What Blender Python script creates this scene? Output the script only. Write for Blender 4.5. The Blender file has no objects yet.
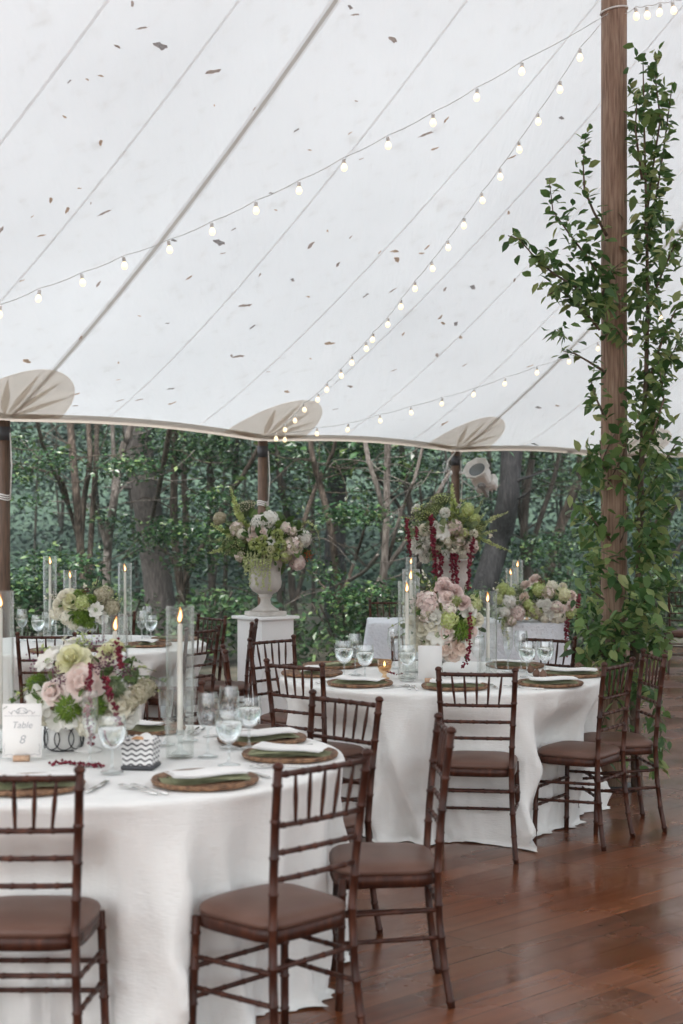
import bpy, math, random
import numpy as np
from mathutils import Vector, Matrix, Quaternion

random.seed(7); rng = np.random.default_rng(7)
SC = bpy.context.scene; COL = SC.collection
PI = math.pi

# ------------------------------------------------------------------ camera, sky, sun, exposure
F, U0, YH, CH = 1422.2, 341.5, 528.0, 1.574          # focal length in pixels, image centre column, horizon row, eye height
cam_d = bpy.data.cameras.new('camera'); cam = bpy.data.objects.new('camera', cam_d); COL.objects.link(cam)
cam.location = (0, 0, CH); cam.rotation_euler = (PI/2, 0, 0)
cam_d.lens = 50; cam_d.sensor_width = 36; cam_d.shift_y = (YH-512)/1024
cam_d.clip_end = 500; cam_d.clip_start = 0.05
cam_d.dof.use_dof = True; cam_d.dof.focus_distance = 8.2; cam_d.dof.aperture_fstop = 3.2
SC.camera = cam

world = bpy.data.worlds.new('World'); SC.world = world; world.use_nodes = True
wn = world.node_tree; bg = wn.nodes['Background']
sky = wn.nodes.new('ShaderNodeTexSky'); sky.sky_type = 'NISHITA'; sky.sun_disc = False
SUN_EL, SUN_ROT = math.radians(58), math.radians(200)
sky.sun_elevation = SUN_EL; sky.sun_rotation = SUN_ROT
sky.air_density = 1.0; sky.dust_density = 4.0; sky.ozone_density = 1.0
hs = wn.nodes.new('ShaderNodeHueSaturation'); hs.inputs['Saturation'].default_value = 0.35
wn.links.new(sky.outputs[0], hs.inputs['Color']); wn.links.new(hs.outputs[0], bg.inputs['Color'])
bg.inputs['Strength'].default_value = 0.13
sun_d = bpy.data.lights.new('sun', 'SUN'); sun = bpy.data.objects.new('sun', sun_d); COL.objects.link(sun)
sun_d.energy = 1.0; sun_d.angle = math.radians(25); sun_d.color = (1.0, 0.97, 0.93)
sdir = Vector((math.sin(SUN_ROT)*math.cos(SUN_EL), math.cos(SUN_ROT)*math.cos(SUN_EL), math.sin(SUN_EL)))
sun.rotation_euler = sdir.to_track_quat('Z', 'Y').to_euler()
SC.view_settings.view_transform = 'Standard'; SC.view_settings.look = 'None'
SC.view_settings.exposure = 1.92; SC.view_settings.gamma = 1.0
SC.view_settings.use_curve_mapping = False
SC.render.engine = 'CYCLES'
SC.cycles.use_denoising = True
SC.cycles.max_bounces = 10; SC.cycles.transparent_max_bounces = 24; SC.cycles.transmission_bounces = 8
SC.cycles.diffuse_bounces = 5; SC.cycles.glossy_bounces = 4
SC.cycles.caustics_reflective = False; SC.cycles.caustics_refractive = False
SC.cycles.sample_clamp_indirect = 6

# ------------------------------------------------------------------ helpers
def P3(u, v, d): return Vector(((u-U0)*d/F, d, CH-(v-YH)*d/F))
def onz(u, v, z):
    d = F*(CH-z)/(v-YH); return Vector(((u-U0)*d/F, d, z))

class MB:
    def __init__(s): s.v = []; s.f = []; s.m = []
    def add(s, vs, fs, mat=0):
        o = len(s.v); s.v += [tuple(p) for p in vs]
        s.f += [tuple(i+o for i in f) for f in fs]; s.m += [mat]*len(fs)
        return s
    def mesh(s, name, mats, smooth=True):
        me = bpy.data.meshes.new(name); me.from_pydata(s.v, [], s.f)
        for m in (mats if isinstance(mats, (list, tuple)) else [mats]): me.materials.append(m)
        me.polygons.foreach_set('material_index', s.m)
        me.polygons.foreach_set('use_smooth', [smooth]*len(s.f)); me.update()
        return me
    def build(s, name, mats, parent=None, smooth=True):
        return link(name, s.mesh(name, mats, smooth), parent)

def link(name, me, parent=None, loc=None, rot=None, scale=None):
    o = bpy.data.objects.new(name, me); COL.objects.link(o)
    if parent: o.parent = parent
    if loc is not None: o.location = loc
    if rot is not None:
        if isinstance(rot, Quaternion): o.rotation_mode = 'QUATERNION'; o.rotation_quaternion = rot
        else: o.rotation_euler = rot
    if scale is not None: o.scale = (scale,)*3 if isinstance(scale, (int, float)) else scale
    return o
def tag(o, label=None, cat=None, group=None, kind=None):
    if label: o['label'] = label
    if cat: o['category'] = cat
    if group: o['group'] = group
    if kind: o['kind'] = kind
    return o
def empty(name, loc=(0, 0, 0), rz=0, label=None, cat=None, group=None):
    o = link(name, None, None, loc, (0, 0, rz)); o.empty_display_size = .1
    return tag(o, label, cat, group)
def copy_tree(o, parent=None):
    c = o.copy(); COL.objects.link(c); c.parent = parent
    for ch in o.children: copy_tree(ch, c)
    return c

def tube(mb, pts, rad, n=8, mat=0, caps=True):
    pts = [Vector(p) for p in pts]; k = len(pts)
    if not isinstance(rad, (list, tuple)): rad = [rad]*k
    t0 = (pts[1]-pts[0]).normalized()
    a = Vector((0, 0, 1)) if abs(t0.z) < .9 else Vector((1, 0, 0))
    nrm = t0.cross(a).normalized(); vs = []; fs = []
    for i in range(k):
        t = (pts[min(i+1, k-1)]-pts[max(i-1, 0)])
        t = t.normalized() if t.length > 1e-9 else t0
        nrm = (nrm - t*nrm.dot(t)); nrm = nrm.normalized() if nrm.length > 1e-6 else t.orthogonal().normalized()
        b = t.cross(nrm)
        for j in range(n):
            an = 2*PI*j/n; vs.append(pts[i]+(nrm*math.cos(an)+b*math.sin(an))*rad[i])
    for i in range(k-1):
        for j in range(n):
            fs.append((i*n+j, i*n+(j+1) % n, (i+1)*n+(j+1) % n, (i+1)*n+j))
    if caps: fs.append(tuple(range(n-1, -1, -1))); fs.append(tuple((k-1)*n+j for j in range(n)))
    mb.add(vs, fs, mat); return mb
def lathe(mb, prof, n=24, mat=0, c=(0, 0, 0), caps=True):
    vs = []; fs = []; k = len(prof)
    for r, z in prof:
        for j in range(n):
            a = 2*PI*j/n; vs.append((c[0]+r*math.cos(a), c[1]+r*math.sin(a), c[2]+z))
    for i in range(k-1):
        for j in range(n): fs.append((i*n+j, i*n+(j+1) % n, (i+1)*n+(j+1) % n, (i+1)*n+j))
    if caps:
        if prof[0][0] > 1e-4: fs.append(tuple(range(n-1, -1, -1)))
        if prof[-1][0] > 1e-4: fs.append(tuple((k-1)*n+j for j in range(n)))
    mb.add(vs, fs, mat); return mb
def box(mb, c, s, mat=0, M=None, bev=0.0):
    x, y, z = [q/2 for q in s]; b = min(bev, x*.9, y*.9, z*.9)
    if b <= 0:
        vs = [(i*x, j*y, k*z) for k in (-1, 1) for j in (-1, 1) for i in (-1, 1)]
        fs = [(0, 2, 3, 1), (4, 5, 7, 6), (0, 1, 5, 4), (2, 6, 7, 3), (0, 4, 6, 2), (1, 3, 7, 5)]
    else:
        ring = lambda X, Y, Z: [(X-b, -Y, Z), (X, -Y+b, Z), (X, Y-b, Z), (X-b, Y, Z), (-X+b, Y, Z), (-X, Y-b, Z), (-X, -Y+b, Z), (-X+b, -Y, Z)]
        vs = ring(x-b, y-b, -z)+ring(x, y, -z+b)+ring(x, y, z-b)+ring(x-b, y-b, z)
        fs = [tuple(range(7, -1, -1)), tuple(range(24, 32))]
        for r in range(3):
            for j in range(8): fs.append((r*8+j, r*8+(j+1) % 8, (r+1)*8+(j+1) % 8, (r+1)*8+j))
    c = Vector(c)
    vs = [((M @ Vector(p)) if M else Vector(p))+c for p in vs]
    mb.add(vs, fs, mat); return mb
def fib(n, zmin=-1.0):
    out = []; ga = PI*(3-math.sqrt(5))
    for i in range(n):
        z = 1-(1-zmin)*(i+.5)/n; r = math.sqrt(max(0, 1-z*z)); out.append(Vector((r*math.cos(ga*i), r*math.sin(ga*i), z)))
    return out

# ------------------------------------------------------------------ materials
def mat(name, col=(.5, .5, .5), rough=.5, metal=0.0, spec=.5, emit=None, estr=0, trans=0, ior=1.45):
    m = bpy.data.materials.new(name); m.use_nodes = True; b = m.node_tree.nodes['Principled BSDF']
    b.inputs['Base Color'].default_value = (*col, 1); b.inputs['Roughness'].default_value = rough
    b.inputs['Metallic'].default_value = metal; b.inputs['Specular IOR Level'].default_value = spec
    b.inputs['IOR'].default_value = ior; b.inputs['Transmission Weight'].default_value = trans
    if emit: b.inputs['Emission Color'].default_value = (*emit, 1); b.inputs['Emission Strength'].default_value = estr
    return m
def nd(m, t, **kw):
    n = m.node_tree.nodes.new(t)
    for k, v in kw.items():
        if k in n.inputs: n.inputs[k].default_value = v
        else: setattr(n, k, v)
    return n
def lk(m, a, b): m.node_tree.links.new(a, b)
def ramp(m, stops):
    r = nd(m, 'ShaderNodeValToRGB'); e = r.color_ramp.elements
    while len(e) < len(stops): e.new(.5)
    for el, (p, c) in zip(e, stops): el.position = p; el.color = (*c, 1)
    return r
def noise_col(m, stops, scale=5, detail=4, stretch=None, coord='Object', bump=0, bdist=.01, rough=None, bscale=None):
    """colour from a noise, optional bump"""
    b = m.node_tree.nodes['Principled BSDF']; tc = nd(m, 'ShaderNodeTexCoord'); mp = nd(m, 'ShaderNodeMapping')
    if stretch: mp.inputs['Scale'].default_value = stretch
    lk(m, tc.outputs[coord], mp.inputs[0]); n = nd(m, 'ShaderNodeTexNoise', Scale=scale, Detail=detail)
    lk(m, mp.outputs[0], n.inputs['Vector']); r = ramp(m, stops); lk(m, n.outputs[0], r.inputs[0]); lk(m, r.outputs[0], b.inputs['Base Color'])
    if bump:
        n2 = n
        if bscale: n2 = nd(m, 'ShaderNodeTexNoise', Scale=bscale, Detail=3); lk(m, mp.outputs[0], n2.inputs['Vector'])
        bp = nd(m, 'ShaderNodeBump', Strength=bump, Distance=bdist); lk(m, n2.outputs[0], bp.inputs['Height']); lk(m, bp.outputs[0], b.inputs['Normal'])
    if rough:
        rr = nd(m, 'ShaderNodeMapRange'); rr.inputs['To Min'].default_value, rr.inputs['To Max'].default_value = rough
        lk(m, n.outputs[0], rr.inputs['Value']); lk(m, rr.outputs[0], b.inputs['Roughness'])
    return m
def island_col(m, stops, rough=.5, transl=0.0, tcol=None):
    """per-leaf colour variation"""
    b = m.node_tree.nodes['Principled BSDF']; g = nd(m, 'ShaderNodeNewGeometry'); r = ramp(m, stops)
    lk(m, g.outputs['Random Per Island'], r.inputs[0]); lk(m, r.outputs[0], b.inputs['Base Color']); b.inputs['Roughness'].default_value = rough
    if transl:
        t = nd(m, 'ShaderNodeBsdfTranslucent'); lk(m, r.outputs[0], t.inputs[0]); mx = nd(m, 'ShaderNodeMixShader'); mx.inputs[0].default_value = transl
        out = m.node_tree.nodes['Material Output']; lk(m, b.outputs[0], mx.inputs[1]); lk(m, t.outputs[0], mx.inputs[2]); lk(m, mx.outputs[0], out.inputs[0])
    return m
def cloth_trans(name, col, tcol, fac, rough=.9):
    m = mat(name, col, rough, spec=.2); b = m.node_tree.nodes['Principled BSDF']
    t = nd(m, 'ShaderNodeBsdfTranslucent'); t.inputs[0].default_value = (*tcol, 1)
    mx = nd(m, 'ShaderNodeMixShader'); mx.inputs[0].default_value = fac
    lk(m, b.outputs[0], mx.inputs[1]); lk(m, t.outputs[0], mx.inputs[2]); lk(m, mx.outputs[0], m.node_tree.nodes['Material Output'].inputs[0])
    return m
def thin_glass(name, tint=(.97, .98, .98), refl=(.9, .95, .95), ior=1.5, extra=0.0):
    m = bpy.data.materials.new(name); m.use_nodes = True; nt = m.node_tree; nt.nodes.remove(nt.nodes['Principled BSDF'])
    tr = nd(m, 'ShaderNodeBsdfTransparent'); tr.inputs[0].default_value = (*tint, 1)
    gl = nd(m, 'ShaderNodeBsdfGlossy'); gl.inputs[0].default_value = (*refl, 1); gl.inputs['Roughness'].default_value = .02
    lw = nd(m, 'ShaderNodeLayerWeight', Blend=.5); pw = nd(m, 'ShaderNodeMath', operation='POWER'); pw.inputs[1].default_value = 3.2 if extra else 3.2; lk(m, lw.outputs['Facing'], pw.inputs[0])
    fr = nd(m, 'ShaderNodeMath', operation='MULTIPLY_ADD'); f0 = ((ior-1)/(ior+1))**2; lk(m, pw.outputs[0], fr.inputs[0]); fr.inputs[1].default_value = .9-f0; fr.inputs[2].default_value = f0; mx = nd(m, 'ShaderNodeMixShader')
    ad = nd(m, 'ShaderNodeMath', operation='ADD', use_clamp=True); ad.inputs[1].default_value = extra
    lk(m, fr.outputs[0], ad.inputs[0]); lk(m, ad.outputs[0], mx.inputs[0]); lk(m, tr.outputs[0], mx.inputs[1]); lk(m, gl.outputs[0], mx.inputs[2])
    lk(m, mx.outputs[0], nt.nodes['Material Output'].inputs[0]); return m

# canvas: a woven translucent sailcloth with faint mottling
M_canvas = cloth_trans('sailcloth', (.79, .815, .82), (.80, .83, .86), .36)
def _canvas():
    m = M_canvas; tc = nd(m, 'ShaderNodeTexCoord'); n = nd(m, 'ShaderNodeTexNoise', Scale=.5, Detail=5)
    lk(m, tc.outputs['Object'], n.inputs['Vector']); r = ramp(m, [(.32, (.550, .592, .612)), (.68, (.632, .674, .694))]); lk(m, n.outputs[0], r.inputs[0])
    t = [q for q in m.node_tree.nodes if q.type == 'BSDF_TRANSLUCENT'][0]
    sp = nd(m, 'ShaderNodeTexNoise', Scale=9, Detail=6); lk(m, tc.outputs['Object'], sp.inputs['Vector'])
    r2 = ramp(m, [(.22, (.80, .79, .77)), (.42, (1, 1, 1))]); lk(m, sp.outputs[0], r2.inputs[0])
    mu = nd(m, 'ShaderNodeMix', data_type='RGBA', blend_type='MULTIPLY'); mu.inputs['Factor'].default_value = 1
    lk(m, r.outputs[0], mu.inputs['A']); lk(m, r2.outputs[0], mu.inputs['B']); lk(m, mu.outputs['Result'], t.inputs[0])
    wv = nd(m, 'ShaderNodeTexNoise', Scale=1.6, Detail=4); mp = nd(m, 'ShaderNodeMapping'); mp.inputs['Rotation'].default_value = (0, 0, -DECK_ANG); mp.inputs['Scale'].default_value = (2.2, .35, .6)
    lk(m, tc.outputs['Object'], mp.inputs[0]); lk(m, mp.outputs[0], wv.inputs['Vector']); bp = nd(m, 'ShaderNodeBump', Strength=.28, Distance=.10); lk(m, wv.outputs[0], bp.inputs['Height'])
    lk(m, bp.outputs[0], t.inputs['Normal']); lk(m, bp.outputs[0], m.node_tree.nodes['Principled BSDF'].inputs['Normal'])
DECK_ANG = math.radians(42)
_canvas()
M_seam = cloth_trans('seam_tape', (.70, .69, .67), (.92, .91, .90), .8)
M_web = cloth_trans('webbing', (.52, .48, .44), (.80, .76, .71), .7)
M_patch = cloth_trans('patch', (.61, .56, .50), (.90, .83, .75), .66)
M_ray = cloth_trans('patch_ray', (.56, .515, .465), (.84, .78, .71), .68)
M_hem = cloth_trans('hem', (.56, .515, .465), (.62, .57, .51), .5)
M_wood_pole = noise_col(mat('pole_wood', (.2, .1, .06), .6), [(.25, (.15, .085, .055)), (.5, (.30, .19, .135)), (.75, (.44, .32, .24))], 9, 6, (9, 9, .7), bump=.35, bdist=.004, rough=(.45, .75))
M_wood_side = noise_col(mat('side_pole_wood', (.13, .08, .05), .65), [(.25, (.05, .03, .02)), (.75, (.16, .095, .06))], 9, 5, (9, 9, .7), bump=.3, bdist=.004)
M_chair = noise_col(mat('mahogany_wood', (.06, .025, .016), .38, spec=.3), [(.25, (.022, .0065, .0038)), (.55, (.056, .0175, .0095)), (.8, (.125, .045, .025))], 14, 5, (3, 3, .8), rough=(.28, .5))
M_seatpad = noise_col(mat('brown_vinyl', (.11, .06, .045), .42, spec=.28), [(.3, (.105, .054, .039)), (.7, (.145, .080, .060))], 6, 4, bump=.12, bdist=.002, bscale=260)
def linen(name, c0, c1, coarse=0):
    m = noise_col(mat(name, c1, .95, spec=.15), [(.3, c0), (.7, c1)], 3, 5)
    b = m.node_tree.nodes['Principled BSDF']; tc = nd(m, 'ShaderNodeTexCoord')
    mp = nd(m, 'ShaderNodeMapping'); mp.inputs['Scale'].default_value = (30, 30, 260); lk(m, tc.outputs['Object'], mp.inputs[0])
    n1 = nd(m, 'ShaderNodeTexNoise', Scale=1, Detail=2); lk(m, mp.outputs[0], n1.inputs['Vector'])
    n2 = nd(m, 'ShaderNodeTexNoise', Scale=6 if not coarse else coarse, Detail=4); lk(m, tc.outputs['Object'], n2.inputs['Vector'])
    ad = nd(m, 'ShaderNodeMath', operation='MULTIPLY_ADD'); ad.inputs[1].default_value = .12; lk(m, n1.outputs[0], ad.inputs[0]); lk(m, n2.outputs[0], ad.inputs[2])
    bp = nd(m, 'ShaderNodeBump', Strength=.5, Distance=.028); lk(m, ad.outputs[0], bp.inputs['Height']); lk(m, bp.outputs[0], b.inputs['Normal'])
    b.inputs['Sheen Weight'].default_value = .15
    return m
M_linen = linen('white_linen', (.745, .745, .72), (.83, .828, .80))
M_lace = linen('pale_lace', (.66, .69, .74), (.80, .82, .85), 40)  # bluish grey of the shaded cloth is put into the colour
M_white = mat('white_paint', (.80, .80, .79), .5)
M_stone = noise_col(mat('urn_stone', (.52, .49, .45), .85), [(.3, (.42, .39, .36)), (.7, (.60, .57, .53))], 12, 5, bump=.2, bdist=.004)
M_glass = thin_glass('clear_glass', (.985, .99, .985), (.85, .87, .85), 1.42); M_gob = thin_glass('goblet_glass', (.93, .95, .95), (.97, .98, .98), 1.6, .09)
M_water = mat('water', (.97, .985, .99), .02, trans=1.0, ior=1.33)
M_amber = thin_glass('amber_glass', (.95, .78, .58), (1, .9, .8), 1.5, .06)
M_wax = mat('ivory_wax', (.82, .79, .72), .5); M_wax.node_tree.nodes['Principled BSDF'].inputs['Subsurface Weight'].default_value = .0
M_flame = mat('flame', (0, 0, 0), 1, spec=0, emit=(1, .36, .07), estr=.62)
def _flame():
    m = M_flame; b = m.node_tree.nodes['Principled BSDF']; t = nd(m, 'ShaderNodeBsdfTransparent'); mx = nd(m, 'ShaderNodeMixShader'); mx.inputs[0].default_value = .45
    lk(m, b.outputs[0], mx.inputs[1]); lk(m, t.outputs[0], mx.inputs[2]); lk(m, mx.outputs[0], m.node_tree.nodes['Material Output'].inputs[0])
_flame(); M_core = mat('flame_core', (0, 0, 0), 1, emit=(1, .70, .36), estr=2.4)
M_bulb = mat('bulb_glow', (.9, .8, .7), .3, emit=(1, .74, .42), estr=.42)
M_sock = mat('socket', (.72, .71, .69), .6); M_cord = cloth_trans('cord', (.70, .69, .67), (.7, .69, .67), .4)
M_silver = mat('silver', (.75, .74, .72), .22, 1.0)
M_brass = mat('brass', (.55, .47, .36), .35, .8)
M_cork = noise_col(mat('cork', (.50, .33, .22), .9), [(.3, (.40, .25, .16)), (.7, (.56, .38, .26))], 60)
M_card = mat('card_paper', (.82, .80, .77), .7); M_ink = mat('grey_ink', (.42, .42, .43), .7); M_frost = mat('frosted_card', (.66, .655, .64), .5); M_iron = mat('dark_iron', (.05, .05, .055), .5)
M_napkin_w = linen('white_napkin', (.78, .77, .74), (.86, .85, .83)); M_napkin_g = noise_col(mat('olive_napkin', (.19, .22, .10), .9), [(.3, (.19, .20, .10)), (.7, (.34, .35, .22))], 20)
M_rattan = noise_col(mat('rattan', (.14, .075, .045), .6), [(.3, (.075, .036, .02)), (.5, (.19, .10, .052)), (.75, (.33, .19, .105))], 55, 3, bump=.9, bdist=.006)
M_bread = noise_col(mat('bread_crust', (.50, .25, .10), .7), [(.3, (.42, .19, .07)), (.7, (.62, .36, .18))], 20)
M_ceramic = mat('white_ceramic', (.80, .79, .77), .3)
M_fig = mat('fig_skin', (.16, .085, .055), .5)
M_stem = mat('green_stem', (.085, .12, .04), .6); M_bark_v = noise_col(mat('vine_bark', (.12, .08, .06), .8), [(.3, (.07, .045, .035)), (.7, (.20, .15, .11))], 14, 4, (4, 4, 1))
# petals
def petal(name, c0, c1): return island_col(mat(name, c1, .6, spec=.3), [(0, c0), (1, c1)], .6, .25)
PT = dict(blush=petal('blush_petal', (.82, .67, .61), (.87, .79, .75)), cream=petal('cream_petal', (.78, .74, .60), (.84, .81, .71)),
          white=petal('white_petal', (.78, .77, .71), (.86, .85, .80)), peach=petal('peach_petal', (.83, .66, .56), (.87, .78, .70)),
          mauve=petal('mauve_petal', (.66, .50, .47), (.81, .69, .65)), yellow=petal('yellow_petal', (.68, .67, .38), (.80, .79, .58)),
          lime=petal('lime_petal', (.38, .46, .13), (.62, .67, .34)), green=petal('green_petal', (.12, .24, .03), (.28, .40, .07)),
          tan=petal('tan_petal', (.40, .36, .24), (.58, .53, .40)), burg=petal('burgundy_petal', (.14, .012, .028), (.30, .035, .06)),
          plum=petal('plum_petal', (.14, .04, .09), (.28, .10, .17)), pale=petal('palegreen_petal', (.42, .47, .20), (.60, .63, .36)),
          red=petal('red_petal', (.40, .06, .02), (.55, .16, .04)), sage=petal('sage_leaf', (.16, .22, .11), (.28, .34, .18)),
          leaf=petal('bouquet_leaf', (.05, .10, .025), (.13, .20, .06)))
M_vleaf = island_col(mat('pear_leaf', (.06, .11, .03), .42), [(0, (.050, .115, .036)), (.4, (.105, .205, .065)), (.75, (.19, .29, .095)), (1, (.40, .44, .19))], .36, .5)
M_tleaf = island_col(mat('tree_leaf', (.04, .08, .03), .38, spec=.8), [(0, (.008, .028, .012)), (.45, (.028, .074, .029)), (.8, (.060, .128, .043)), (1, (.15, .21, .065))], .24, .18)
M_fleaf = island_col(mat('far_leaf', (.04, .07, .05), .5), [(0, (.005, .017, .013)), (.6, (.018, .046, .034)), (1, (.070, .120, .088))], .5)  # bluer and darker than near leaves: misty distance put into the colour
M_shrub = island_col(mat('shrub_leaf', (.04, .09, .03), .35), [(0, (.012, .042, .018)), (.6, (.038, .082, .030)), (1, (.095, .150, .050))], .33, .1)
def bark(name, a, b, c): return noise_col(mat(name, b, .9), [(.25, a), (.5, b), (.75, c)], 7, 6, (5, 5, .9), bump=.8, bdist=.03)
M_bark_oak = bark('oak_bark', (.028, .024, .022), (.07, .06, .055), (.13, .115, .105))
M_bark_brown = bark('myrtle_bark', (.018, .013, .010), (.052, .038, .028), (.15, .12, .095))
M_bark_pale = bark('pale_bark', (.05, .041, .034), (.125, .107, .092), (.27, .245, .22))
M_bark_dark = bark('dark_bark', (.014, .014, .015), (.032, .031, .032), (.07, .07, .07))
M_bark_mid = bark('thin_bark', (.014, .011, .009), (.034, .027, .021), (.085, .07, .057))

# ------------------------------------------------------------------ ground, deck, hill
def _ground():
    m = noise_col(mat('leaf_litter', (.05, .045, .035), 1), [(.25, (.022, .026, .016)), (.5, (.05, .048, .033)), (.75, (.085, .075, .055))], 2.2, 9, bump=.6, bdist=.05)
    mb = MB(); S = 250; mb.add([(-S, -S, -.12), (S, -S, -.12), (S, S, -.12), (-S, S, -.12)], [(0, 1, 2, 3)])
    tag(mb.build('ground', m), kind='structure')
    # rising wooded ground behind
    mb = MB(); vs = []; fs = []; nx, ny = 40, 10
    for j in range(ny+1):
        for i in range(nx+1):
            x = -70+140*i/nx; y = 40+60*j/ny
            vs.append((x, y, -.14+17*(j/ny)**1.1+1.0*math.sin(x*.21+j)*(j/ny)))
    for j in range(ny):
        for i in range(nx): a = j*(nx+1)+i; fs.append((a, a+1, a+nx+2, a+nx+1))
    mb.add(vs, fs); m2 = noise_col(mat('hill_cover', (.04, .07, .04), 1), [(.3, (.02, .045, .03)), (.7, (.06, .10, .06))], 1.2, 8)
    tag(mb.build('hill', m2), kind='structure')
_ground()

DECK_ANG = math.radians(42)
def _deck():
    m = mat('deck_wood', (.11, .045, .028), .3, spec=.5); b = m.node_tree.nodes['Principled BSDF']
    tc = nd(m, 'ShaderNodeTexCoord'); mp = nd(m, 'ShaderNodeMapping'); mp.inputs['Rotation'].default_value = (0, 0, -DECK_ANG); lk(m, tc.outputs['Object'], mp.inputs[0])
    br = nd(m, 'ShaderNodeTexBrick', Scale=1.0); br.inputs['Mortar Size'].default_value = .0030; br.inputs['Mortar Smooth'].default_value = .3
    br.inputs['Brick Width'].default_value = 2.44; br.inputs['Row Height'].default_value = .142; br.offset = .37
    br.inputs['Color1'].default_value = (.0, .0, .0, 1); br.inputs['Color2'].default_value = (1, 1, 1, 1); br.inputs['Mortar'].default_value = (.5, .5, .5, 1)
    lk(m, mp.outputs[0], br.inputs['Vector'])
    mg = nd(m, 'ShaderNodeMapping'); mg.inputs['Scale'].default_value = (1.6, 26, 1); lk(m, mp.outputs[0], mg.inputs[0])
    n = nd(m, 'ShaderNodeTexNoise', Scale=1.0, Detail=7); lk(m, mg.outputs[0], n.inputs['Vector'])
    mixv = nd(m, 'ShaderNodeMath', operation='MULTIPLY_ADD'); lk(m, br.outputs['Color'], mixv.inputs[0]); mixv.inputs[1].default_value = .34; 
    sc = nd(m, 'ShaderNodeMath', operation='MULTIPLY'); lk(m, n.outputs[0], sc.inputs[0]); sc.inputs[1].default_value = .75; lk(m, sc.outputs[0], mixv.inputs[2])
    r = ramp(m, [(.2, (.040, .011, .0042)), (.45, (.115, .032, .011)), (.7, (.185, .060, .023)), (.9, (.25, .10, .048))]); lk(m, mixv.outputs[0], r.inputs[0])
    # worn pale scuffs
    ns = nd(m, 'ShaderNodeTexNoise', Scale=.9, Detail=8); lk(m, mp.outputs[0], ns.inputs['Vector'])
    rs = ramp(m, [(.46, (0, 0, 0)), (.72, (1, 1, 1))]); lk(m, ns.outputs[0], rs.inputs[0])
    mx = nd(m, 'ShaderNodeMix', data_type='RGBA'); lk(m, rs.outputs[0], mx.inputs['Factor']); lk(m, r.outputs[0], mx.inputs['A']); mx.inputs['B'].default_value = (.17, .088, .056, 1)
    dk = nd(m, 'ShaderNodeMix', data_type='RGBA', blend_type='MULTIPLY'); lk(m, br.outputs['Fac'], dk.inputs['Factor']); lk(m, mx.outputs['Result'], dk.inputs['A']); dk.inputs['B'].default_value = (.22, .18, .16, 1)
    lk(m, dk.outputs['Result'], b.inputs['Base Color'])
    rr = nd(m, 'ShaderNodeMapRange'); rr.inputs['To Min'].default_value = .09; rr.inputs['To Max'].default_value = .42
    n3 = nd(m, 'ShaderNodeTexNoise', Scale=1.7, Detail=6); lk(m, mp.outputs[0], n3.inputs['Vector']); rr.inputs['From Min'].default_value = .3; rr.inputs['From Max'].default_value = .7
    lk(m, n3.outputs[0], rr.inputs['Value']); lk(m, rr.outputs[0], b.inputs['Roughness'])
    hb = nd(m, 'ShaderNodeMath', operation='MULTIPLY_ADD'); lk(m, br.outputs['Fac'], hb.inputs[0]); hb.inputs[1].default_value = -1.0
    n4 = nd(m, 'ShaderNodeMath', operation='MULTIPLY'); n4.inputs[1].default_value = .35; lk(m, n.outputs[0], n4.inputs[0]); lk(m, n4.outputs[0], hb.inputs[2])
    wob = nd(m, 'ShaderNodeMath', operation='MULTIPLY_ADD'); lk(m, br.outputs['Color'], wob.inputs[0]); wob.inputs[1].default_value = .10; lk(m, hb.outputs[0], wob.inputs[2])
    bp = nd(m, 'ShaderNodeBump', Strength=.45, Distance=.004); lk(m, wob.outputs[0], bp.inputs['Height']); lk(m, bp.outputs[0], b.inputs['Normal'])
    pts = [(-12, -8), (16, -8), (16, 19.6), (6.5, 19.4), (3.3, 18.4), (1.2, 16.6), (-.9, 14.4), (-2.95, 11.9), (-4.8, 9.4), (-10.5, 1.6)]
    k = len(pts); mb = MB(); vs = [(x, y, 0) for x, y in pts]+[(x, y, -.118) for x, y in pts]
    fs = [tuple(range(k))]+[(i, i+k, (i+1) % k+k, (i+1) % k) for i in range(k)]
    mb.add(vs, fs); tag(mb.build('floor', m, smooth=False), kind='structure')
_deck()

# ------------------------------------------------------------------ tent: canopy surface from eave poles up to a ridge
ZE = 2.46
POLES = [(-8.4, 3.9), (-6.5, 6.5), (-4.62, 9.0), (-2.73, 11.5), (-.775, 14.0), (1.30, 16.2), (3.45, 18.0), (6.4, 19.0), (9.6, 19.0), (12.8, 19.0)]
PZ = [ZE]*10; PZ[3] = CH-(417-YH)*11.5/F; PZ[4] = CH-(438-YH)*14/F; PZ[5] = CH-(449-YH)*16.2/F; PZ[6] = CH-(456-YH)*18/F
NP = len(POLES)
def eave(s):
    i = min(max(int(math.floor(s)), 0), NP-2); f = s-i
    x = POLES[i][0]*(1-f)+POLES[i+1][0]*f; y = POLES[i][1]*(1-f)+POLES[i+1][1]*f; z = PZ[i]*(1-f)+PZ[i+1]*f
    fc = min(max(f, 0), 1); w = math.sin(PI*fc)
    return Vector((x, y, z+.075*w))
TR = 7.6; TEND = 12.6; PA, PB = .335, .021  # unseen rear of the roof stops early to let sky light in
def prof(t):
    tt = t if t <= TR else 2*TR-t
    return PA*tt+PB*tt*tt
def eave_s(u):
    best = None
    for k in range(0, 9000):
        s = k/1000; e = eave(s)
        if e.y < 2: continue
        du = abs((e.x/e.y*F+U0)-u)
        if best is None or du < best[0]: best = (du, s)
    return best[1]
SEAM_PX = [(-222, 100, 0), (-102, 227, 0), (10, 322, 0), (105, 450, 0), (195, 597, 0), (270, 605, 105), (340, 521, 265), (409, 549, 307), (462, 576, 337), (519, 591, 389)]
SEAMS = []
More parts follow.
